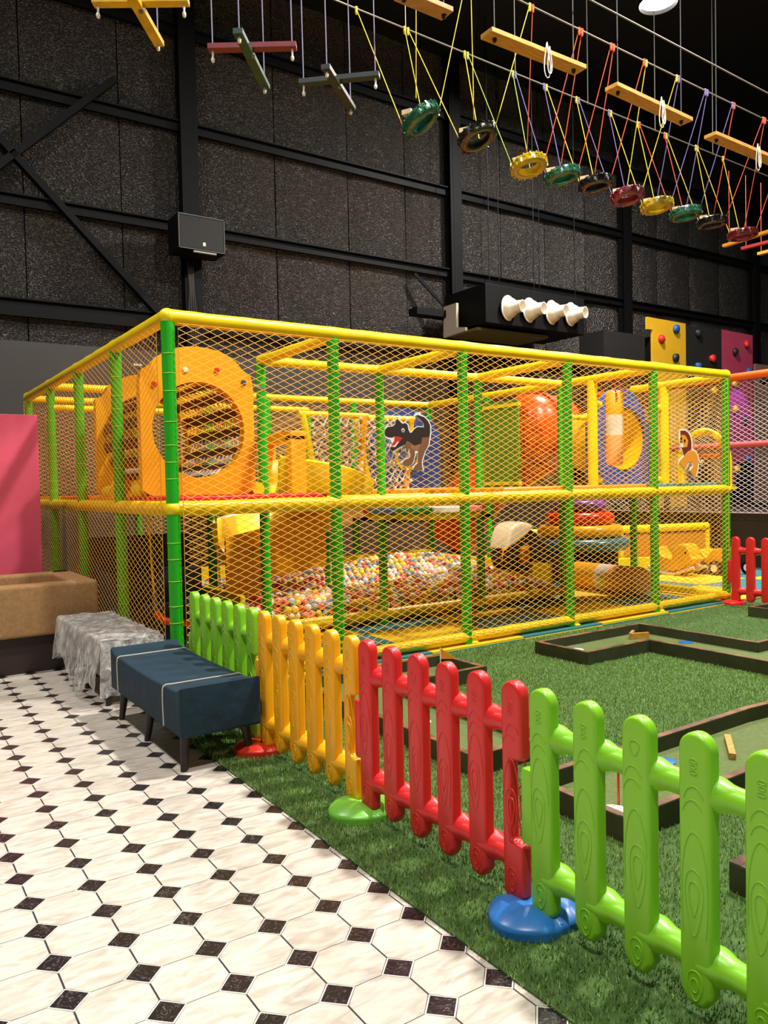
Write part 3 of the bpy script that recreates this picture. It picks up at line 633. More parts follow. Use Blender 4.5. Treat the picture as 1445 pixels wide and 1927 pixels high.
cut(dino, 'front_leg', [(565, 660), (640, 700), (648, 760), (632, 830), (618, 880), (600, 905), (540, 935), (472, 915), (464, 884), (490, 845), (552, 822), (586, 782)], 700, 760, s1, YD-.0064, .003, M_DL)
cut(dino, 'arm', [(520, 560), (560, 575), (600, 600), (560, 660), (540, 730), (510, 710), (515, 650), (450, 690), (460, 645), (500, 625)], 700, 760, s1, YD-.0072, .003, M_DL)
cut(dino, 'eye', [(440, 395), (455, 370), (480, 372), (490, 400), (480, 430), (455, 430)], 700, 760, s1, YD-.0078, .003, M_WHITE)
cut(dino, 'pupil', [(455, 395), (470, 385), (478, 402), (472, 418), (458, 416)], 700, 760, s1, YD-.009, .003, M_BLACK)
M_CT = mat('cable_tie_green', (130, 200, 50), .5)
for x, y in ((368, 235), (680, 110), (570, 330)):
    w = ony(700+x*s1, 760+y*s1, YD); MB().tube([w+Vector((-.004, .008, -.02)), w+Vector((.006, -.006, .02))], .004, 6).build('cable_tie', M_CT, dino)
s2 = 205/1445
lion = thing('lion_cutout', 'orange lion cutout with brown mane tied to the front net', 'cutout', tuple(ony(1300, 895, YD)))
cut(lion, 'outline', [(265, 200), (312, 190), (345, 200), (390, 230), (420, 285), (436, 370), (438, 458), (485, 485), (516, 540), (526, 600), (542, 640), (572, 596), (590, 618), (566, 664), (528, 650), (520, 722), (492, 828), (458, 836), (400, 742), (404, 706), (434, 688), (434, 646), (390, 652), (374, 694), (336, 736), (254, 652), (254, 616), (302, 560), (318, 540), (294, 475), (268, 442), (258, 330)], 1240, 780, s2, YD, .006, M_WHITE)
M_LI = mat('lion_orange', (240, 150, 40), .55)
cut(lion, 'body', [(340, 540), (420, 470), (480, 495), (508, 545), (518, 610), (508, 720), (484, 815), (462, 824), (414, 740), (450, 690), (445, 630), (385, 635), (360, 690), (334, 720), (268, 645), (268, 622), (318, 565)], 1240, 780, s2, YD-.006, .003, M_LI)
cut(lion, 'mane', [(282, 215), (340, 212), (382, 242), (410, 292), (426, 370), (426, 460), (380, 490), (330, 545), (310, 470), (300, 440), (370, 430), (385, 350), (350, 280), (300, 265), (286, 300)], 1240, 780, s2, YD-.0065, .003, mat('lion_mane', (116, 40, 22), .55))
cut(lion, 'face', [(290, 270), (330, 262), (378, 300), (386, 360), (370, 430), (335, 455), (300, 440), (272, 390), (276, 320)], 1240, 780, s2, YD-.0062, .003, M_LI)
cut(lion, 'muzzle', [(276, 380), (310, 385), (322, 420), (310, 440), (284, 430)], 1240, 780, s2, YD-.007, .003, M_WHITE)
for x, y in ((338, 350), (292, 320)): cut(lion, 'eye', [(x-8, y-20), (x+8, y-20), (x+11, y), (x+6, y+20), (x-6, y+20), (x-10, y)], 1240, 780, s2, YD-.0075, .003, M_BLACK)
cut(lion, 'nose', [(282, 355), (305, 352), (300, 370), (288, 372)], 1240, 780, s2, YD-.008, .003, M_BLACK)
cut(lion, 'tail', [(520, 615), (545, 645), (572, 605), (584, 618), (562, 656), (525, 640)], 1240, 780, s2, YD-.0066, .003, M_LI)

# ================================================================== FENCES
PW, PT = .045, .023
def picket_mesh(name, z0, notch=False, m=None):
    o = [(-PW, z0+.035), (-PW+.02, z0+.004), (0, z0), (PW-.02, z0+.004), (PW, z0+.035)]
    if notch: o = [(-PW, z0+.035), (-PW+.02, z0+.004), (0, z0), (PW-.02, z0+.004), (PW, z0+.035)]
    top = [(PW*math.cos(a*math.pi/12), .735-PW+PW*1.05*math.sin(a*math.pi/12)) for a in range(0, 13)]
    left = [(-PW, .49), (.008, .485), (.008, .225), (-PW, .22)] if notch else []
    poly = o+top+left
    mb = MB().prism(poly, lambda a, b, t: (t, a, b), -PT, PT)
    return mb.mesh(name, m, bevel=.013, seg=3, smooth=True, ang=60)
def relief(var, m):
    """wood grain lines and small knots moulded on both faces"""
    mb = MB(); rr = random.Random(var)
    def loop(cy, cz, ry, rz, x, sk=0, a0=0, a1=2*math.pi, closed=True):
        n = 22; P = [(x, cy+ry*math.cos(a0+(a1-a0)*k/n)+sk*math.sin(2*(a0+(a1-a0)*k/n)), cz+rz*math.sin(a0+(a1-a0)*k/n)) for k in range(n if closed else n+1)]
        mb.tube(P, .0021, 5, closed=closed)
    for s in (-1, 1):
        x = s*(PT-.0002)
        q = rr.choice((.32, .36, .40)); dy = rr.uniform(-.008, .008)
        loop(dy, q, .013, .045, x, .004); loop(dy, q-.01, .024, .085, x, .005)
        loop(0, q-.02, .036, .19, x, .003, -.5+rr.random(), 2.6+rr.random(), False)
        loop(rr.uniform(-.01, .01), .555, .03, .05, x, 0, .3, 2.7, False); loop(rr.uniform(-.01, .01), .515, .033, .055, x, 0, .4, 2.4, False)
        loop(rr.uniform(-.008, .008), .1, .01, .018, x); loop(0, .1, .02, .038, x, .003)
        k = rr.randrange(3); zc = .655
        if k == 0: loop(0, zc, .014, .02, x, .003)
        elif k == 1:
            for d in (-.014, 0, .014): loop(0, zc+d, .008+.15*abs(d), .005, x)
        else:
            for d in (-.012, -.004, .004, .012): loop(d*1.3, zc+.008-abs(d)*.4, .0045, .011, x)
    return mb.mesh('grain_relief', m, smooth=True, ang=80, fix=False)
def fence(label, m, ys, X=0., group=None, first_full=True):
    y0 = ys[0]; t = thing('picket_fence_panel', label, 'fence', (X, sum(ys)/len(ys), .0))
    cy = sum(ys)/len(ys); nm = m.name
    pm = {k: picket_mesh('picket', z, nt, m) for k, z, nt in (('mid', .045, False), ('first', .02, False), ('last', .02, True))}
    rl = [relief(v, m) for v in range(4)]
    for k, y in enumerate(ys):
        o = inst('picket', pm['first' if k == 0 else 'last' if k == len(ys)-1 else 'mid'], t, (0, y-cy, 0))
        tag(inst('grain_relief', rl[k % 4], o, (0, 0, 0)), kind='stuff')
    for z, r in ((.585, .033), (.15, .036)):
        prof = []; a = ys[0]-.02; 
        for k in range(len(ys)-1):
            d = ys[k]-ys[k+1]
            for f, s in ((0, 1.32), (.22, 1.36), (.3, 1.24), (.4, 1.06), (.5, 1.0), (.68, 1.0), (.78, 1.03), (1, 1.06)): prof.append((r*s, -(ys[k]-d*f)))
        MB().lathe(prof, (X+.024, 0, z), (0, -1, 0), n=20, cap=True).build('rail', m, t, smooth=True)
    MB().box((X-.004, ys[0]+.058, .355), (.034, .05, .24)).build('hinge_tab', m, t, bevel=.008, smooth=True)
    return t
def lspace(a, b, n): return [a+(b-a)*k/(n-1) for k in range(n)]
fence('green picket fence panel behind the navy bench', M_FG, lspace(-.35, -1.20, 6))
fence('yellow picket fence panel standing between the green and red panels', M_FY, lspace(-1.345, -2.20, 6))
fence('red picket fence panel between the green and blue fence feet', M_FR, lspace(-2.325, -3.19, 6))
fence('bright green picket fence panel starting at the blue foot', M_FG, lspace(-3.315, -4.20, 6))
fence('red picket fence panel at the right corner of the play frame', M_FR, lspace(-.15, -1.0, 6), X=6.1)
def foot(label, m, X, Y, sc=1):
    def f(u, v):
        a = 2*math.pi*u; ca, sa = math.cos(a), math.sin(a)
        if v < .25: r, z = 1.0, .026*v/.25
        elif v < .6: q = (v-.25)/.35; r, z = 1-.28*q, .026+.026*q**.7
        else: q = (v-.6)/.4; r, z = .72*(1-q), .052+.008*math.sin(q*1.57)
        rx, ry = .155, .135
        x, y = rx*r*ca*(1+.06*math.cos(2*a)), ry*r*sa
        sad = math.exp(-(x/.035)**2)
        z = z*(1-.35*sad)
        y *= 1-.14*math.exp(-(x/.03)**2)
        return (X+x*sc, Y+y*sc, .009+z*sc)
    mb = MB().grid(f, 48, 22)
    t = thing('fence_foot', label, 'fence foot', (X, Y, .008)); mb.build('weighted_base', m, t, smooth=True, fix=False, ang=70)
    MB().lathe([(.012, .0), (.012, .006), (.008, .009), (.001, .009)], (X, Y-.105*sc, .024), (0, -1, .6), n=12).build('plug', m, t, smooth=True)
    return t
foot('red fence foot beneath the yellow panel beside the navy bench', M_BASER, 0, -1.30)
foot('light green fence foot where yellow and red panels meet', M_BASEG, 0, -2.28)
foot('blue fence foot where red and bright green panels meet', M_FB, 0, -3.27)
foot('red fence foot at the right corner of the play frame', M_FR, 6.1, -.13, .85)
foot('blue fence foot at the end of the bright green panel', M_FB, 0, -4.27)

# ================================================================== BENCHES, SOFA
M_NAVY = mat('navy_velvet', (8, 48, 66), .85, bump=(14, .25, .02), var=(5, .35));
M_PIPE = mat('cream_piping', (206, 198, 176), .6); M_LEG = mat('dark_wood_leg', (42, 32, 28), .45, var=(9, .2))
def bench(label, x0, x1, y0, y1, m, pip=True):
    t = thing('upholstered_bench', label, 'bench', ((x0+x1)/2, (y0+y1)/2, 0)); zb, zt = .175, .395; n = 40
    def ztop(u): return zt-.014*math.sin(math.pi*u)+.03*(max(0, (abs(u-.5)-.42)/.08))**2
    poly = [(y0, zb), (y1, zb)]+[(y1+(y0-y1)*k/n, ztop(k/n)) for k in range(n+1)]
    MB().prism(poly, lambda a, b, q: (q, a, b), x0, x1).build('seat', m, t, bevel=.016, seg=3, smooth=True, ang=40)
    if pip:
        for u in (.13, .8):
            y = y1+(y0-y1)*u; z = ztop(u)
            MB().tube(smoothpath([(x0-.002, y, zb+.01), (x0-.003, y, z-.03), (x0+.012, y, z+.001), (x0+.06, y, z+.002), (x1-.06, y, z+.002), (x1-.01, y, z+.001), (x1+.002, y, z-.03), (x1+.002, y, zb+.01)], 4), .0035, 6).build('piping', M_PIPE, t, smooth=True)
    for y in (y0+.08, (y0+y1)/2, y1-.12):
        for x in (x0+.05, x1-.06):
            MB().tube([(x+(-.02 if x < (x0+x1)/2 else .02), y-(.02 if y < (y0+y1)/2 else -.02), .0018 if x < -.3 else .009), (x, y, zb+.01)], [.016, .027], 12).build('leg', M_LEG, t, smooth=True)
    return t
bench('navy velvet bench with cream piping beside the fence', -.475, -.055, -1.40, -.17, M_NAVY)
bench('grey bench wrapped in clear plastic beside the navy bench', -.46, -.11, .03, 1.2, mat('grey_fabric', (126, 122, 118), .8), pip=False)
# plastic sheet over the second bench
def plastic():
    m = mat('clear_plastic_film', (250, 248, 244), .12, coat=.6); nt = m.node_tree; b = nt.nodes['Principled BSDF']; b.inputs['Alpha'].default_value = .62
    g = nt.nodes.new('ShaderNodeTexCoord'); mp = nt.nodes.new('ShaderNodeMapping'); mp.inputs['Scale'].default_value = (14, 40, 9); nt.links.new(g.outputs['Object'], mp.inputs[0])
    n = nt.nodes.new('ShaderNodeTexNoise'); n.inputs['Scale'].default_value = 1; n.inputs['Detail'].default_value = 4; n.inputs['Distortion'].default_value = 1.5; nt.links.new(mp.outputs[0], n.inputs['Vector'])
    bn = nt.nodes.new('ShaderNodeBump'); bn.inputs['Strength'].default_value = .9; bn.inputs['Distance'].default_value = .02; nt.links.new(n.outputs['Fac'], bn.inputs['Height']); nt.links.new(bn.outputs[0], b.inputs['Normal'])
    r = nt.nodes.new('ShaderNodeMapRange'); r.inputs[1].default_value = .35; r.inputs[2].default_value = .7; r.inputs[3].default_value = .18; r.inputs[4].default_value = .72
    nt.links.new(n.outputs['Fac'], r.inputs[0]); nt.links.new(r.outputs[0], b.inputs['Alpha']); return m
def film(u, v):
    x0, x1, y0, y1, z = -.49, -.09, -.01, 1.24, .428
    y = y0+(y1-y0)*u
    low = .06+.07*math.sin(u*9+1)+.05*mnoise.noise((u*5, 0, 0))+.10*u
    if v < .36: q = v/.36; x = x0-.05*(1-q)*(1+.6*mnoise.noise((u*12, 3, 0))); zz = low+(z-low)*q
    elif v < .74: q = (v-.36)/.38; x = x0+(x1-x0)*q; zz = z+.006
    else: q = (v-.74)/.26; x = x1+.012*q; zz = z-(z-.24)*q
    if v < .74:
        a = mnoise.noise((x*10, y*16, zz*4)); b = mnoise.noise((x*26, y*34, zz*12))
        x -= (.022*a+.008*b) if v < .36 else 0; zz += .014*a+.007*b if v >= .3 else .004*b
    y += .012*mnoise.noise((x*9, y*7, zz*8))
    if u == 0: y -= .0
    return (x, y, zz)
pl = MB().grid(film, 110, 90)
def endflap(s, low):
    def f(u, v):
        y = (-.012 if s < 0 else 1.242)+s*.02*v*(1+mnoise.noise((u*8, v*3, s))); x = -.49+.40*u-.02*v*(1-u); return (x, y+.012*mnoise.noise((u*14, v*5, 0)), .43-(.43-low-.05*mnoise.noise((u*5, 0, 2)))*v)
    return f
pl.grid(endflap(-1, .09), 40, 24); pl.grid(endflap(1, .12), 30, 16)
po = pl.build('plastic_cover', plastic(), None, smooth=True, fix=False, ang=180); tag(po, 'crumpled clear plastic film draped over the grey bench', 'plastic cover')

# sofa
M_SOFA = mat('taupe_fabric', (172, 132, 86), .85, bump=(160, .35, .004), var=(45, .22)); M_PLN = mat('dark_brown_plinth', (50, 36, 32), .5, var=(3, .2))
so = thing('sofa', 'taupe fabric sofa turned away, on a dark brown plinth', 'sofa', (-1.2, 1.9, 0))
def rb(c, d, name, m, parent, bev=.03): return MB().box(c, d).build(name, m, parent, bevel=bev, seg=4, smooth=True)
rb((-1.28, 1.42, .48), (2.24, .17, .39), 'backrest', M_SOFA, so); rb((-.25, 1.93, .48), (.18, .86, .39), 'armrest', M_SOFA, so); rb((-2.31, 1.93, .48), (.18, .86, .39), 'armrest', M_SOFA, so)
rb((-1.28, 2.28, .48), (2.24, .16, .39), 'bolster', M_SOFA, so)
rb((-1.28, 1.88, .385), (1.86, .7, .2), 'seat', mat('taupe_seat', (158, 120, 80), .85, bump=(160, .3, .004), var=(45, .2)), so)
MB().box((-1.28, 1.87, .145), (2.18, .92, .285)).build('plinth', M_PLN, so, bevel=.01)
# pink partition
pk = thing('pink_partition', 'tall pink partition board behind the taupe sofa', 'partition', (-1.2, 2.75, 0))
MB().box((-1.2, 2.75, 1.04), (1.78, .05, 2.08)).build('board', mat('pink_paint', (226, 86, 112), .6, bump=(120, .1, .003), var=(4, .06)), pk, bevel=.005)
for x in (-1.9, -.5): MB().box((x, 2.81, .6), (.05, .06, 1.2)).build('stud', M_STEEL, pk)

# ================================================================== MINI GOLF
M_FELT = mat('golf_felt', (96, 112, 56), .9, bump=(400, .4, .002), var=(60, .25)); M_KERB = mat('kerb_dark_wood', (58, 62, 34), .6, var=(10, .35)); M_EDGE = mat('kerb_edge_wood', (138, 96, 50), .6, var=(9, .45), c2=(66, 42, 26))
def lane(label, loops, edges, items=(), h=.095):
    """loops: floor rectangles (x0,x1,y0,y1); edges: kerb segments"""
    xs_ = [r[0] for r in loops]+[r[1] for r in loops]; ys_ = [r[2] for r in loops]+[r[3] for r in loops]
    t = thing('golf_lane', label, 'golf lane', (sum(xs_)/len(xs_), sum(ys_)/len(ys_), .008))
    for r in loops: MB().box(((r[0]+r[1])/2, (r[2]+r[3])/2, .02), (r[1]-r[0], r[3]-r[2], .024)).build('felt', M_FELT, t)
    for ei, (a, b) in enumerate(edges):
        h = .095+.0008*ei
        v = Vector((b[0]-a[0], b[1]-a[1], 0)); n = v.normalized()*.0175
        k = MB().bar((a[0]-n.x, a[1]-n.y, .008+h/2), (b[0]+n.x, b[1]+n.y, .008+h/2), .04, h).build('kerb', M_KERB, t)
        MB().bar((a[0]-n.x, a[1]-n.y, .008+h+.0015), (b[0]+n.x, b[1]+n.y, .008+h+.0015), .036, .003).build('kerb_edge', M_EDGE, k)
    return t
def disc(t, x, y, r, m, name='cup', h=.004): MB().lathe([(r, 0), (r, h), (r*.8, h+.002), (.001, h+.002)], (x, y, .032), n=24).build(name, m, t, smooth=True)
M_CUPB = mat('cup_blue', (20, 100, 170), .4); M_CUPW = mat('cup_white', (210, 208, 196), .5)
g = lane('L shaped golf lane with blue cup near the play frame rail', [(2.72, 3.95, -1.07, -.57), (3.43, 3.95, -2.12, -1.07), (3.95, 4.6, -2.12, -1.68)], [((2.72, -1.07), (2.72, -.57)), ((2.72, -.57), (3.95, -.57)), ((2.72, -1.07), (3.43, -1.07)), ((3.43, -1.07), (3.43, -2.12)), ((3.95, -.57), (3.95, -1.66)), ((3.95, -1.66), (4.6, -1.66)), ((3.43, -2.12), (4.6, -2.12))])
disc(g, 2.97, -.74, .055, M_CUPW, 'white_spot'); disc(g, 3.86, -1.1, .055, M_CUPB, 'cup')
for a, b in (((3.62, -.74), (3.78, -.80)), ((3.62, -.74), (3.76, -.66))): MB().bar((a[0], a[1], .058), (b[0], b[1], .058), .022, .05).build('obstacle', M_WOOD, g)
g = lane('L shaped golf lane behind the red fence with orange flag', [(.62, 1.83, -.93, -.46), (.62, 1.12, -2.25, -.93)], [((1.83, -.93), (1.83, -.46)), ((.62, -.46), (1.83, -.46)), ((1.12, -.93), (1.83, -.93)), ((.62, -.46), (.62, -2.25)), ((1.12, -.93), (1.12, -2.25)), ((.62, -2.25), (1.12, -2.25))])
disc(g, 1.62, -.80, .06, M_CUPW, 'white_spot'); disc(g, .88, -1.5, .05, M_CUPW, 'cup'); disc(g, .84, -2.12, .05, M_CUPW, 'white_spot')
fl = thing('golf_flag', 'small orange triangular flag standing in the golf lane', 'flag', (1.7, -.62, .032))
MB().tube([(1.7, -.62, .032), (1.7, -.62, .20)], .004, 6).build('pole', M_WHITE, fl)
MB().add([(1.7, -.62, .12), (1.7, -.62, .20), (1.79, -.68, .12), (1.702, -.617, .12), (1.702, -.617, .20), (1.792, -.677, .12)], [(0, 2, 1), (3, 4, 5), (0, 1, 4, 3), (1, 2, 5, 4), (2, 0, 3, 5)]).build('pennant', M_ORG, fl)
g = lane('golf lane with blue cup and stick obstacles behind the bright green fence', [(.64, 2.28, -3.1, -2.6), (2.28, 2.75, -3.5, -2.6)], [((.64, -3.1), (.64, -2.6)), ((.64, -2.6), (2.28, -2.58)), ((2.28, -2.58), (2.75, -2.62)), ((.64, -3.1), (1.2, -3.1)), ((1.28, -3.1), (2.28, -3.1)), ((2.28, -3.1), (2.28, -3.5)), ((2.75, -2.62), (2.75, -3.5))])
disc(g, .78, -2.93, .055, M_CUPW, 'cup'); disc(g, 1.41, -2.7, .055, M_CUPB, 'cup')
MB().bar((1.92, -2.70, .047), (1.68, -2.88, .047), .03, .03).build('obstacle', M_WOOD, g)
MB().tube([(.84, -2.9, .03), (.84, -2.9, .17)], .005, 6).build('marker_pole', M_ORT, g)
g = lane('dark golf lane end in front of the longer lanes, low and empty', [(.64, 1.7, -4.1, -3.55)], [((.64, -4.1), (.64, -3.55)), ((.64, -3.55), (1.7, -3.55)), ((.64, -4.1), (1.7, -4.1))])
g = lane('golf lane beside the red fence at the far right', [(5.5, 6.9, -1.2, -.68)], [((5.5, -1.2), (5.5, -.68)), ((5.5, -.68), (6.0, -.68)), ((6.2, -.68), (6.9, -.68)), ((5.5, -1.2), (6.9, -1.2))])

# ================================================================== TOYS BEYOND THE FRAME
M_RK = mat('rocker_plastic', (240, 170, 14), .35, var=(5, .1))
rk = thing('rocking_animal', 'yellow rocking animal toy on a pale curved runner', 'rocking toy', (7.75, 1.85, .03))
def px_pts(pts, fx, fy, s, X): return [(lambda w: (w.y, w.z))(onx(fx+x*s, fy+y*s, X)) for x, y in pts]
s3 = 270/1445
bodyp = px_pts([(560, 500), (585, 470), (620, 470), (640, 520), (680, 565), (770, 590), (775, 520), (800, 470), (850, 440), (910, 450), (950, 510), (960, 570), (1000, 600), (960, 650), (900, 650), (880, 690), (780, 720), (660, 710), (590, 670), (550, 600)], 1130, 940, s3, 7.75)
MB().prism(bodyp, lambda a, b, t_: (t_, a, b), 7.62, 7.88).build('body', M_RK, rk, bevel=.035, seg=3, smooth=True)
rn = px_pts([(540, 660), (600, 705), (700, 740), (800, 742), (900, 710), (1000, 680)], 1130, 940, s3, 7.75)
for x in (7.62, 7.88): MB().tube(smoothpath([(x, a, max(b, .055)) for a, b in rn], 4), .024, 8).build('runner', mat('runner_cream', (222, 200, 160), .5), rk, smooth=True)
e_ = px_pts([(850, 540)], 1130, 940, s3, 7.61)[0]; MB().lathe([(.014, 0), (.012, .006), (.001, .008)], (7.62, e_[0], e_[1]), (-1, 0, 0), n=10).build('eye', M_BLACK, rk)
tr = thing('toy_truck', 'yellow ride-on toy truck with black wheels', 'toy truck', (8.2, 1.3, .03))
bp = px_pts([(980, 660), (960, 590), (1040, 490), (1080, 520), (1120, 580), (1200, 490), (1330, 480), (1330, 620), (1120, 660)], 1130, 940, s3, 8.2)
MB().prism(bp, lambda a, b, t_: (t_, a, b), 8.05, 8.4).build('body', M_RK, tr, bevel=.02, seg=3, smooth=True)
wz = px_pts([(1165, 695), (1010, 690), (1330, 690)], 1130, 940, s3, 8.05)
for a, b in wz:
    for x in (8.03, 8.42):
        w_ = MB().lathe([(.001, -.03), (.085, -.03), (.1, -.02), (.1, .02), (.085, .03), (.001, .03)], (x, a, .131), (1, 0, 0), n=20).build('wheel', M_BLACK, tr, smooth=True)
        MB().lathe([(.05, -.036), (.05, .036)], (x, a, .131), (1, 0, 0), n=16, cap=True).build('hub', M_WHITE, w_)
# low yellow barrier behind the toys
bl = thing('low_barrier', 'low yellow padded barrier behind the ride-on toys', 'barrier', (7.6, 2.4, .03))
MB().tube([(6.4, 3.3, .62), (9.35, 2.35, .62)], .06, 12).build('top_rail', M_YEL, bl, smooth=True)
for k in (0, .5, 1): MB().tube([Vector((6.4, 3.3, .03)).lerp(Vector((9.35, 2.35, .03)), k), Vector((6.4, 3.3, .6)).lerp(Vector((9.35, 2.35, .6)), k)], .04, 10).build('upright', M_YEL, bl, smooth=True)
MB().bar((6.4, 3.32, .32), (9.35, 2.37, .32), .04, .44).build('pad', mat('amber_pad', (206, 136, 30), .5), bl)
MB().bar((6.4, 3.1, .12), (9.35, 2.15, .12), .12, .16).build('base_pad', M_YEL, bl)

# trampoline platform with net
tp = thing('trampoline_court', 'dark raised trampoline court with net and orange top rail', 'trampoline', (10.5, 1.5, 0))
MB().box((10.9, 2.1, .40), (2.6, 5.4, .8)).build('platform', mat('dark_brown_skirt', (36, 28, 24), .6, var=(3, .2)), tp)
net('net', (9.5, 4.8, .83), (0, -1, 0), 6.2, 2.07, px=.12, pz=.07, r=.0045, m=M_NETW, parent=tp)
pipe(((9.5, 4.8, 2.9), (9.5, -1.4, 2.9)), .06, 'top_rail', mat('orange_rail', (240, 92, 14), .4), parent=tp); pipe(((9.52, 4.8, 1.87), (9.52, -1.4, 1.87)), .05, 'mid_rail', mat('pink_rail', (196, 84, 84), .5), parent=tp)
for y in (4.8, 3.25, -1.4): pipe(((9.58, y, .8), (9.58, y, 2.9)), .05, 'upright', M_BLACK, wob=0, parent=tp)

# ================================================================== CLIMBING WALL
YC = 4.9
cw = thing('climbing_wall', 'tall climbing wall of yellow, black and pink panels beside the trampoline court', 'climbing wall', (13, YC, 0))
def cpanel(pts, m, y=YC): return MB().prism(pts, lambda a, b, t_: (a, t_, b), y, y+.05).build('wall_panel', m, cw)
M_CY = mat('climb_yellow', (206, 158, 20), .6, var=(3, .1)); M_CP = mat('climb_pink', (168, 56, 84), .6, var=(3, .1)); M_CB = mat('climb_black', (26, 23, 22), .6)
q = lambda x, y: (lambda w: (w.x, w.z))(ony(x, y, YC))
yl, yr = q(1218, 596), q(1290, 609)
cpanel([(yl[0]+.16, .8), (yr[0], .8), yr, yl, (yl[0], q(1218, 619)[1]), (yl[0]+.16, q(1218, 619)[1])], M_CY)
pl_, pr_ = q(1358, 620), q(1416, 631)
cpanel([(yr[0]+.01, .8), (pl_[0]-.01, .8), (pl_[0]-.01, pl_[1]), (yr[0]+.01, yr[1]-.05)], M_CB)
cpanel([(pl_[0], 1.2), (pl_[0]+.45, 1.2), (pl_[0]+.45, 1.7), (pr_[0], 1.7), pr_, pl_], M_CP)
cpanel([(pr_[0]+.1, .8), (pr_[0]+1.6, .8), (pr_[0]+1.6, 3.9), (pr_[0]+.1, 3.9)], mat('climb_taupe', (120, 92, 80), .6))
MB().box((10.65, YC+.35, 2.1), (1.2, .6, 4.2)).build('side_box', M_CB, cw)
for k in range(4): MB().box((11.5+k*1.2, YC+.2, 2.1), (.08, .3, 4.2)).build('stud', M_STEEL, cw)
MB().box((13.4, YC+.12, .4), (5.4, .3, .8)).build('base', M_CB, cw)
HC = {'r': (200, 36, 30), 'b': (30, 80, 140), 'k': (30, 34, 36), 'y': (230, 180, 30)}
for x, y, c in ((1243, 638, 'r'), (1270, 619, 'b'), (1269, 673, 'k'), (1312, 628, 'k'), (1339, 675, 'r'), (1312, 690, 'b'), (1381, 662, 'k'), (1403, 648, 'r'), (1407, 699, 'b'), (1380, 722, 'y'), (1381, 770, 'y'), (1405, 863, 'b'), (1384, 883, 'y'), (1342, 736, 'y'), (1400, 790, 'k')):
    w = ony(x, y, YC); me = bpy.data.meshes.new('hold'); bm = bmesh.new(); bmesh.ops.create_icosphere(bm, subdivisions=2, radius=.085)
    sd = x*.13
    for v in bm.verts: v.co *= 1+.35*mnoise.noise(v.co*14+Vector((sd, 0, 0))); v.co.y *= .7
    bm.to_mesh(me); bm.free(); me.materials.append(mat('hold_'+c, HC[c], .5)); me.polygons.foreach_set('use_smooth', [True]*len(me.polygons))
    inst('climbing_hold', me, cw, (w.x-13, -.03, w.z))

# ================================================================== SPEAKER AND AIR UNIT
sp = thing('loudspeaker', 'black box loudspeaker on a bracket fixed to the steel column', 'loudspeaker', (2.5, 5.95, 4.75))
MB().box((2.5, 5.95, 5.0), (.70, .42, .50)).build('cabinet', M_STEEL, sp, bevel=.015)
MB().box((2.5, 5.735, 5.0), (.64, .012, .44)).build('grille', mat('speaker_grille', (34, 32, 30), .7, bump=(300, .5, .003)), sp)
mb = MB()
for c, d in (((2.5, 5.732, 5.235), (.68, .016, .014)), ((2.5, 5.732, 4.765), (.68, .016, .014)), ((2.165, 5.732, 5.0), (.014, .016, .48)), ((2.835, 5.732, 5.0), (.014, .016, .48))): mb.box(c, d)
mb.build('grille_frame', mat('grille_frame', (78, 72, 64), .4), sp)
MB().box((2.53, 5.727, 4.85), (.04, .006, .05)).build('badge', M_WHITE, sp)
MB().box((2.54, 5.75, 4.735), (.34, .05, .02)).build('handle_bar', mat('bracket_grey', (150, 146, 138), .4, metal=.5), sp)
MB().box((2.5, 6.2, 4.85), (.12, .12, .4)).build('bracket', M_STEEL, sp)
mb = MB()
for k in range(4): mb.tube(smoothpath([(2.44+.03*k, 6.18, 4.7), (2.46+.02*k, 6.16, 4.3), (2.44+.04*k, 6.17, 3.9), (2.5+.02*k, 6.16, 3.45)], 4), .008, 5)
mb.build('cable', mat('cable_grey', (70, 64, 58), .5), sp)
ac = thing('air_unit', 'black suspended air unit with four white round nozzles', 'air unit', (8.4, 5.5, 4.0))
MB().box((8.38, 5.55, 4.40), (2.42, 1.1, .66)).build('duct_box', M_STEEL, ac, bevel=.01)
M_NOZ = mat('nozzle_white', (226, 214, 194), .4)
for px_ in (955, 995, 1037, 1073):
    w = ony(px_, 580+(px_-955)*.10, 5.0)
    MB().lathe([(.20, 0), (.215, .01), (.215, .025), (.19, .03), (.18, .06), (.14, .13), (.105, .17), (.1, .30), (.106, .305), (.094, .305), (.09, .18), (.02, .1)], (w.x, 5.0, w.z), (.25, -1, -.03), n=30).build('nozzle', M_NOZ, ac, smooth=True)
wb = MB(); wb.prism([(lambda w: (w.y, w.z))(onx(x, y, 7.0)) for x, y in ((836, 578), (860, 570), (860, 616), (877, 616), (877, 622), (836, 636))], lambda a, b, t_: (t_, a, b), 6.98, 7.03)
wb.build('side_cover', mat('pale_cover', (176, 168, 150), .5), ac)
MB().box((8.0, 5.6, 4.0), (1.7, .8, .05)).build('drain_tray', mat('olive_tray', (92, 84, 52), .5), ac)
for x in (7.35, 8.4, 9.45):
    for y in (5.1, 6.0): MB().tube([(x, y, 4.73), (x, y, ZC)], .008, 5).build('hanger_rod', M_STEEL, ac)
MB().box((6.75, 5.95, 4.35), (.8, .25, .12)).build('pipe_tray', M_STEEL, ac)

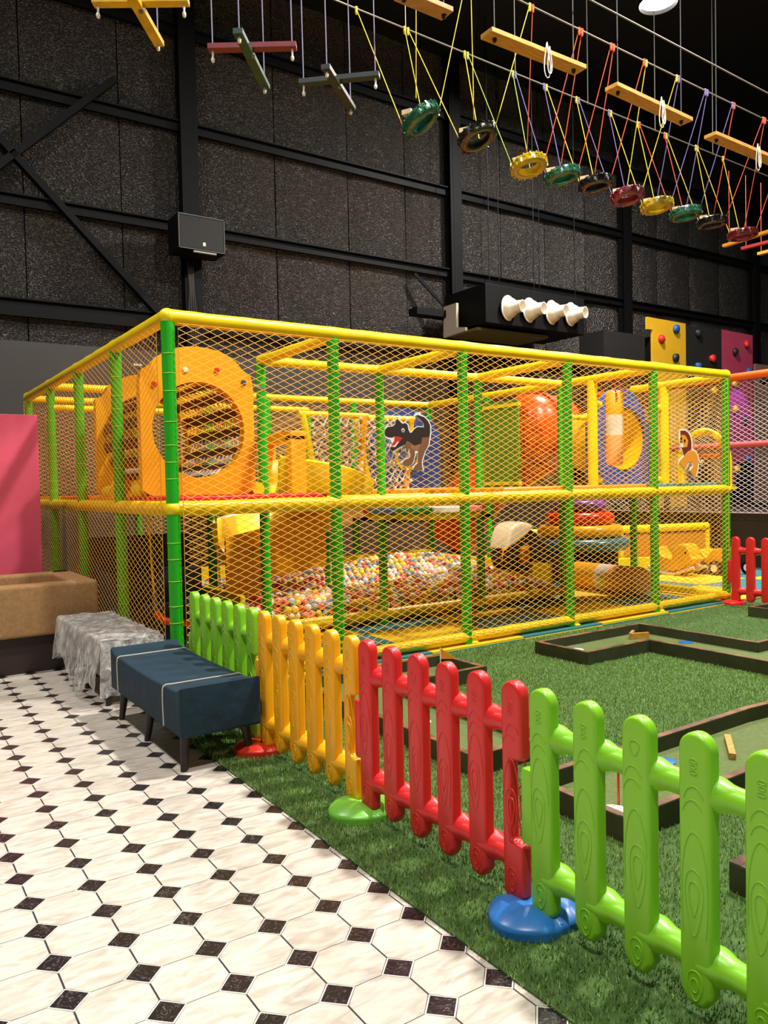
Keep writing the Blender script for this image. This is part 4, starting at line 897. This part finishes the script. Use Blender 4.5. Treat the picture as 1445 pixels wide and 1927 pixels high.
# ================================================================== HIGH ROPES COURSE
ZCB = 5.8
CD = math.tan(math.radians(1.9))
def cab(y0): return lambda x: Vector((x, y0+CD*(x-4), ZCB))
cA, cB, cC = cab(1.30), cab(.36), cab(-.01)
for nm, c in (('steel wire cable running behind the hanging tyres', cA), ('steel wire cable in front of the hanging tyres', cB), ('steel wire cable furthest from the black wall, above the planks', cC)):
    o = MB().tube([c(-9), c(21)], .009, 6).build('steel_cable', M_CABLE); tag(o, nm, 'cable')
def rope(parent, pts, c, r=.0042, name='rope'):
    return MB().tube(pts, r, 5).build(name, mat('rope_%d_%d_%d' % c, c, .75), parent)
RY, RO_, RP, RG = (232, 208, 60), (232, 92, 54), (126, 110, 176), (170, 200, 90)
TC = {'green': (30, 92, 68), 'black': (26, 24, 26), 'yellow': (190, 160, 20), 'maroon': (112, 26, 34)}
tyres = [((792, 225), 'green', 34), ((898, 258), 'black', 22), ((995, 312), 'yellow', 14), ((1058, 331), 'green', 12), ((1120, 346), 'black', 8), ((1180, 369), 'maroon', 10), ((1236, 387), 'yellow', 7), ((1290, 402), 'green', 6), ((1340, 418), 'black', 4), ((1397, 441), 'maroon', 4)]
tyre_me = {}
def tyre_mesh(c):
    if c in tyre_me: return tyre_me[c]
    prof = []
    R, r0, w = .185, .105, .048
    for r, z in ((r0, -w*.8), (r0+.012, -w), (.15, -w*1.08), (R-.02, -w*.95), (R-.003, -w*.7), (R, -w*.35), (R-.004, -w*.3), (R-.004, -w*.1), (R, -w*.05), (R, w*.05), (R-.004, w*.1), (R-.004, w*.3), (R, w*.35), (R-.003, w*.7), (R-.02, w*.95), (.15, w*1.08), (r0+.012, w), (r0, w*.8), (r0+.02, w*.5), (r0+.05, 0), (r0+.02, -w*.5)): prof.append((r, z))
    mb = MB().lathe(prof, n=40, closed=True)
    for k in range(36):
        a = 2*math.pi*k/36; mb.box((R*.985*math.cos(a), R*.985*math.sin(a), .024*(1 if k % 2 else -1)), (.02, .016, .03), a)
    tyre_me[c] = mb.mesh('tyre_ring', mat('tyre_'+c, TC[c], .22, coat=.5, bump=(60, .15, .004), var=(12, .3)), smooth=True, ang=40); return tyre_me[c]
ORDL = {0: 'dark green tyre swing hanging on yellow ropes, next to the crosses', 1: 'black tyre swing hanging on yellow ropes beside the first green tyre', 2: 'yellow tyre swing between the black and green tyres', 3: 'green tyre swing between yellow and black tyres', 4: 'black tyre swing between green and maroon tyres', 5: 'maroon tyre swing between black and yellow tyres', 6: 'yellow tyre swing between maroon and green tyres', 7: 'green tyre swing between yellow and black tyres further along', 8: 'black tyre swing between green and the end maroon tyre', 9: 'maroon tyre swing at the end of the row by the plank crosses'}
ctrs = [onz(*p[0], 4.6) for p in tyres]
for k, (p, c, tilt) in enumerate(tyres):
    ct = ctrs[k]; t = thing('tyre_swing', ORDL[k], 'tyre swing', tuple(ct), 'hanging tyres')
    # tilt towards the hall front so the underside shows
    ax = Vector((1, .0, 0)); o = inst('tyre', tyre_me.get(c) or tyre_mesh(c), t, (0, 0, 0)); o.rotation_euler = (math.radians(-tilt), math.radians(random.uniform(-3, 3)), random.random())
    d = Vector((-.10, .06, .05)); MB().box(ct+Vector((-.11, .05, .055)), (.05, .09, .04), .5).build('wood_block', M_WOODP, t)
    prv = ctrs[k-1].x if k else ct.x-.55; nxt = ctrs[k+1].x if k < 9 else ct.x+.5
    cl, cr = (ct.x+prv)/2, (ct.x+nxt)/2
    c1, c2 = ((RY, RY) if k < 2 else [(RO_, RG), (RO_, RP), (RO_, RY), (RY, RP), (RP, RY), (RP, RO_), (RO_, RY), (RO_, RY)][k-2])
    for fn, dy, cc in ((cA, .12, c2), (cB, -.12, c1)):
        for xx, dx in ((cl, -.13), (cr, .13)):
            top = fn(xx)+Vector((.02*(1 if dx < 0 else -1), 0, 0)); rope(t, [ct+Vector((dx, dy*.9, .04-math.sin(math.radians(tilt))*dy)), top], cc)
            mbk = MB().lathe([(.001, -.06), (.012, -.05), (.014, -.02), (.012, .0), (.018, .012), (.001, .025)], top, n=8); mbk.build('knot', mat('rope_%d_%d_%d' % cc, cc, .75), t, smooth=True)
# planks
plk = [((752, -12), (842, 26)), ((915, 62), (1092, 132)), ((1150, 163), (1292, 229)), ((1336, 254), (1470, 310))]
PL = ['bare wood plank end hanging above the dark green tyre', 'yellow wood plank with white rope loop above the yellow tyre', 'yellow wood plank above the maroon tyre', 'yellow wood plank beyond the maroon end of the tyre row']
M_PKN = mat('black_knot', (26, 24, 24), .6); M_WR = mat('white_rope', (222, 214, 196), .8)
for k, (a, b) in enumerate(plk):
    A, Bq = onz(*a, 5.2), onz(*b, 5.2); t = thing('hanging_plank', PL[k], 'plank', tuple((A+Bq)/2), 'planks of the ropes course')
    MB().bar(A, Bq, .15, .04).build('board', mat('plank_bare', (190, 136, 84), .65, var=(9, .3)) if k == 0 else M_WOOD, t, bevel=.004)
    d = (Bq-A).normalized()
    for s in (.08, .92):
        p = A.lerp(Bq, s); MB().lathe([(.001, -.04), (.018, -.025), (.02, 0)], p-Vector((0, 0, .02)), n=10).build('knot', M_PKN, t, smooth=True)
        MB().tube([p, (p.x, p.y, ZC)], .005, 5).build('hanger', mat('hanger_dark', (74, 72, 80), .7), t)
    if k:
        c = A.lerp(Bq, .55); mb = MB()
        for q_, (w_, h_) in enumerate(((.05, .26), (.035, .2))):
            mb.tube([c+Vector((w_*(.65-.45*math.sin(a_*math.pi/8))*math.cos(a_*math.pi/8)+.02*q_, -.085-.012*q_, -.09+h_*.6*math.sin(a_*math.pi/8))) for a_ in range(16)], .0045, 5, closed=True)
        mb.tube([c+Vector((.0, -.085, .03)), c+Vector((.02, -.09, -.08)), c+Vector((.05, -.09, -.16))], .0045, 5)
        tag(mb.build('rope_loop', M_WR, t), kind='stuff')
# crosses
crs = [(((175, 10), (355, 8)), ((235, -35), (300, 78)), (226, 176, 20), (226, 176, 20), 'yellow wooden cross hanging on thin ropes', 0),
       (((392, 96), (558, 92)), ((447, 52), (500, 160)), (122, 30, 42), (34, 72, 58), 'maroon and green wooden cross hanging on thin ropes', 1),
       (((564, 161), (714, 146)), ((612, 120), (662, 200)), (32, 46, 46), (38, 44, 38), 'dark green wooden cross hanging on thin ropes', 2)]
for (a, b), (c, d), m1, m2, lb, k in crs:
    A, B_, C_, D_ = onz(*a, 4.6), onz(*b, 4.6), onz(*c, 4.6), onz(*d, 4.6); ct = (A+B_)/2
    t = thing('hanging_cross', lb, 'wooden cross', tuple(ct), 'wooden crosses of the ropes course')
    up_ = Vector((0, 0, .02))
    MB().bar(A+up_, B_+up_, .07, .04).build('beam', mat('beam_%d_%d_%d' % m1, m1, .55, var=(8, .35)), t, bevel=.003)
    MB().bar(C_-up_, D_-up_, .07, .04).build('beam', mat('beam_%d_%d_%d' % m2, m2, .55, var=(8, .35)), t, bevel=.003)
    MB().lathe([(.001, -.02), (.014, -.014), (.018, 0)], ct-Vector((0, 0, .04)), n=10).build('bolt', M_CABLE, t, smooth=True)
    for s, e_ in ((A, B_), (B_, A), (C_, D_), (D_, C_)):
        p = s.lerp(e_, .05); fn = cA if p.y > ct.y else cB
        rope(t, [p, Vector((p.x-.02, p.y, ZC))] if k else [p, Vector((p.x, p.y, ZC))], (136, 128, 158), .0045)
        MB().lathe([(.001, -.09), (.012, -.08), (.014, -.06), (.006, -.045), (.009, -.02), (.009, .0)], p, n=8).build('knot', M_WR, t, smooth=True)
for (a, b), c, lb in ((((1362, 463), (1470, 428)), (220, 150, 20), 'yellow bar of the far ropes course beside the end maroon tyre'), (((1396, 468), (1475, 448)), (170, 40, 34), 'red bar of the far ropes course between two yellow bars'), (((1427, 478), (1480, 464)), (220, 150, 20), 'last yellow bar of the far ropes course beyond the red bar')):
    A, B_ = onz(*a, 4.75), onz(*b, 4.75); t = thing('hanging_bar', lb, 'wooden bar', tuple((A+B_)/2)); MB().bar(A, B_, .07, .04).build('beam', mat('bar_%d' % c[0], c, .5), t)
    for p in (A.lerp(B_, .1), A.lerp(B_, .9)): rope(t, [p, Vector((p.x, p.y, ZCB))], RO_)
# plain drop wires from the roof to the cables
for k, x in enumerate((1.2, 2.9, 4.4, 5.6, 6.9, 8.2)):
    o = MB().tube([(x, cA(x).y+.02, ZCB), (x, cA(x).y+.02, ZC)], .005, 5).build('drop_wire', M_CABLE); tag(o, 'thin drop wire from the roof to the rear steel cable', 'wire', 'drop wires of the ropes course')

# small violet stage light by the climbing wall
lw = ony(1388, 770, YC); sl_ = thing('led_spotlight', 'small violet stage light aimed at the pink climbing panel', 'spotlight', (lw.x, YC-.55, lw.z+.5))
MB().lathe([(.05, 0), (.07, .03), (.07, .16), (.03, .2)], (lw.x, YC-.55, lw.z+.5), (0, -.75, .65), n=16, cap=True).build('housing', M_BLACK, sl_, smooth=True)
MB().tube([(lw.x, YC-.62, lw.z+.6), (lw.x+.35, YC-.1, lw.z+.75), (lw.x+.35, YC, lw.z+.75)], .012, 6).build('arm', M_STEEL, sl_)
l = bpy.data.lights.new('violet_light', 'SPOT'); l.energy = 40; l.color = (.25, .1, 1); l.spot_size = math.radians(75); l.shadow_soft_size = .05
o = bpy.data.objects.new('violet_light', l); col.objects.link(o); o.location = (lw.x, YC-.53, lw.z+.48); o.rotation_euler = Vector((0, .55, -.5)).to_track_quat('-Z', 'Y').to_euler()
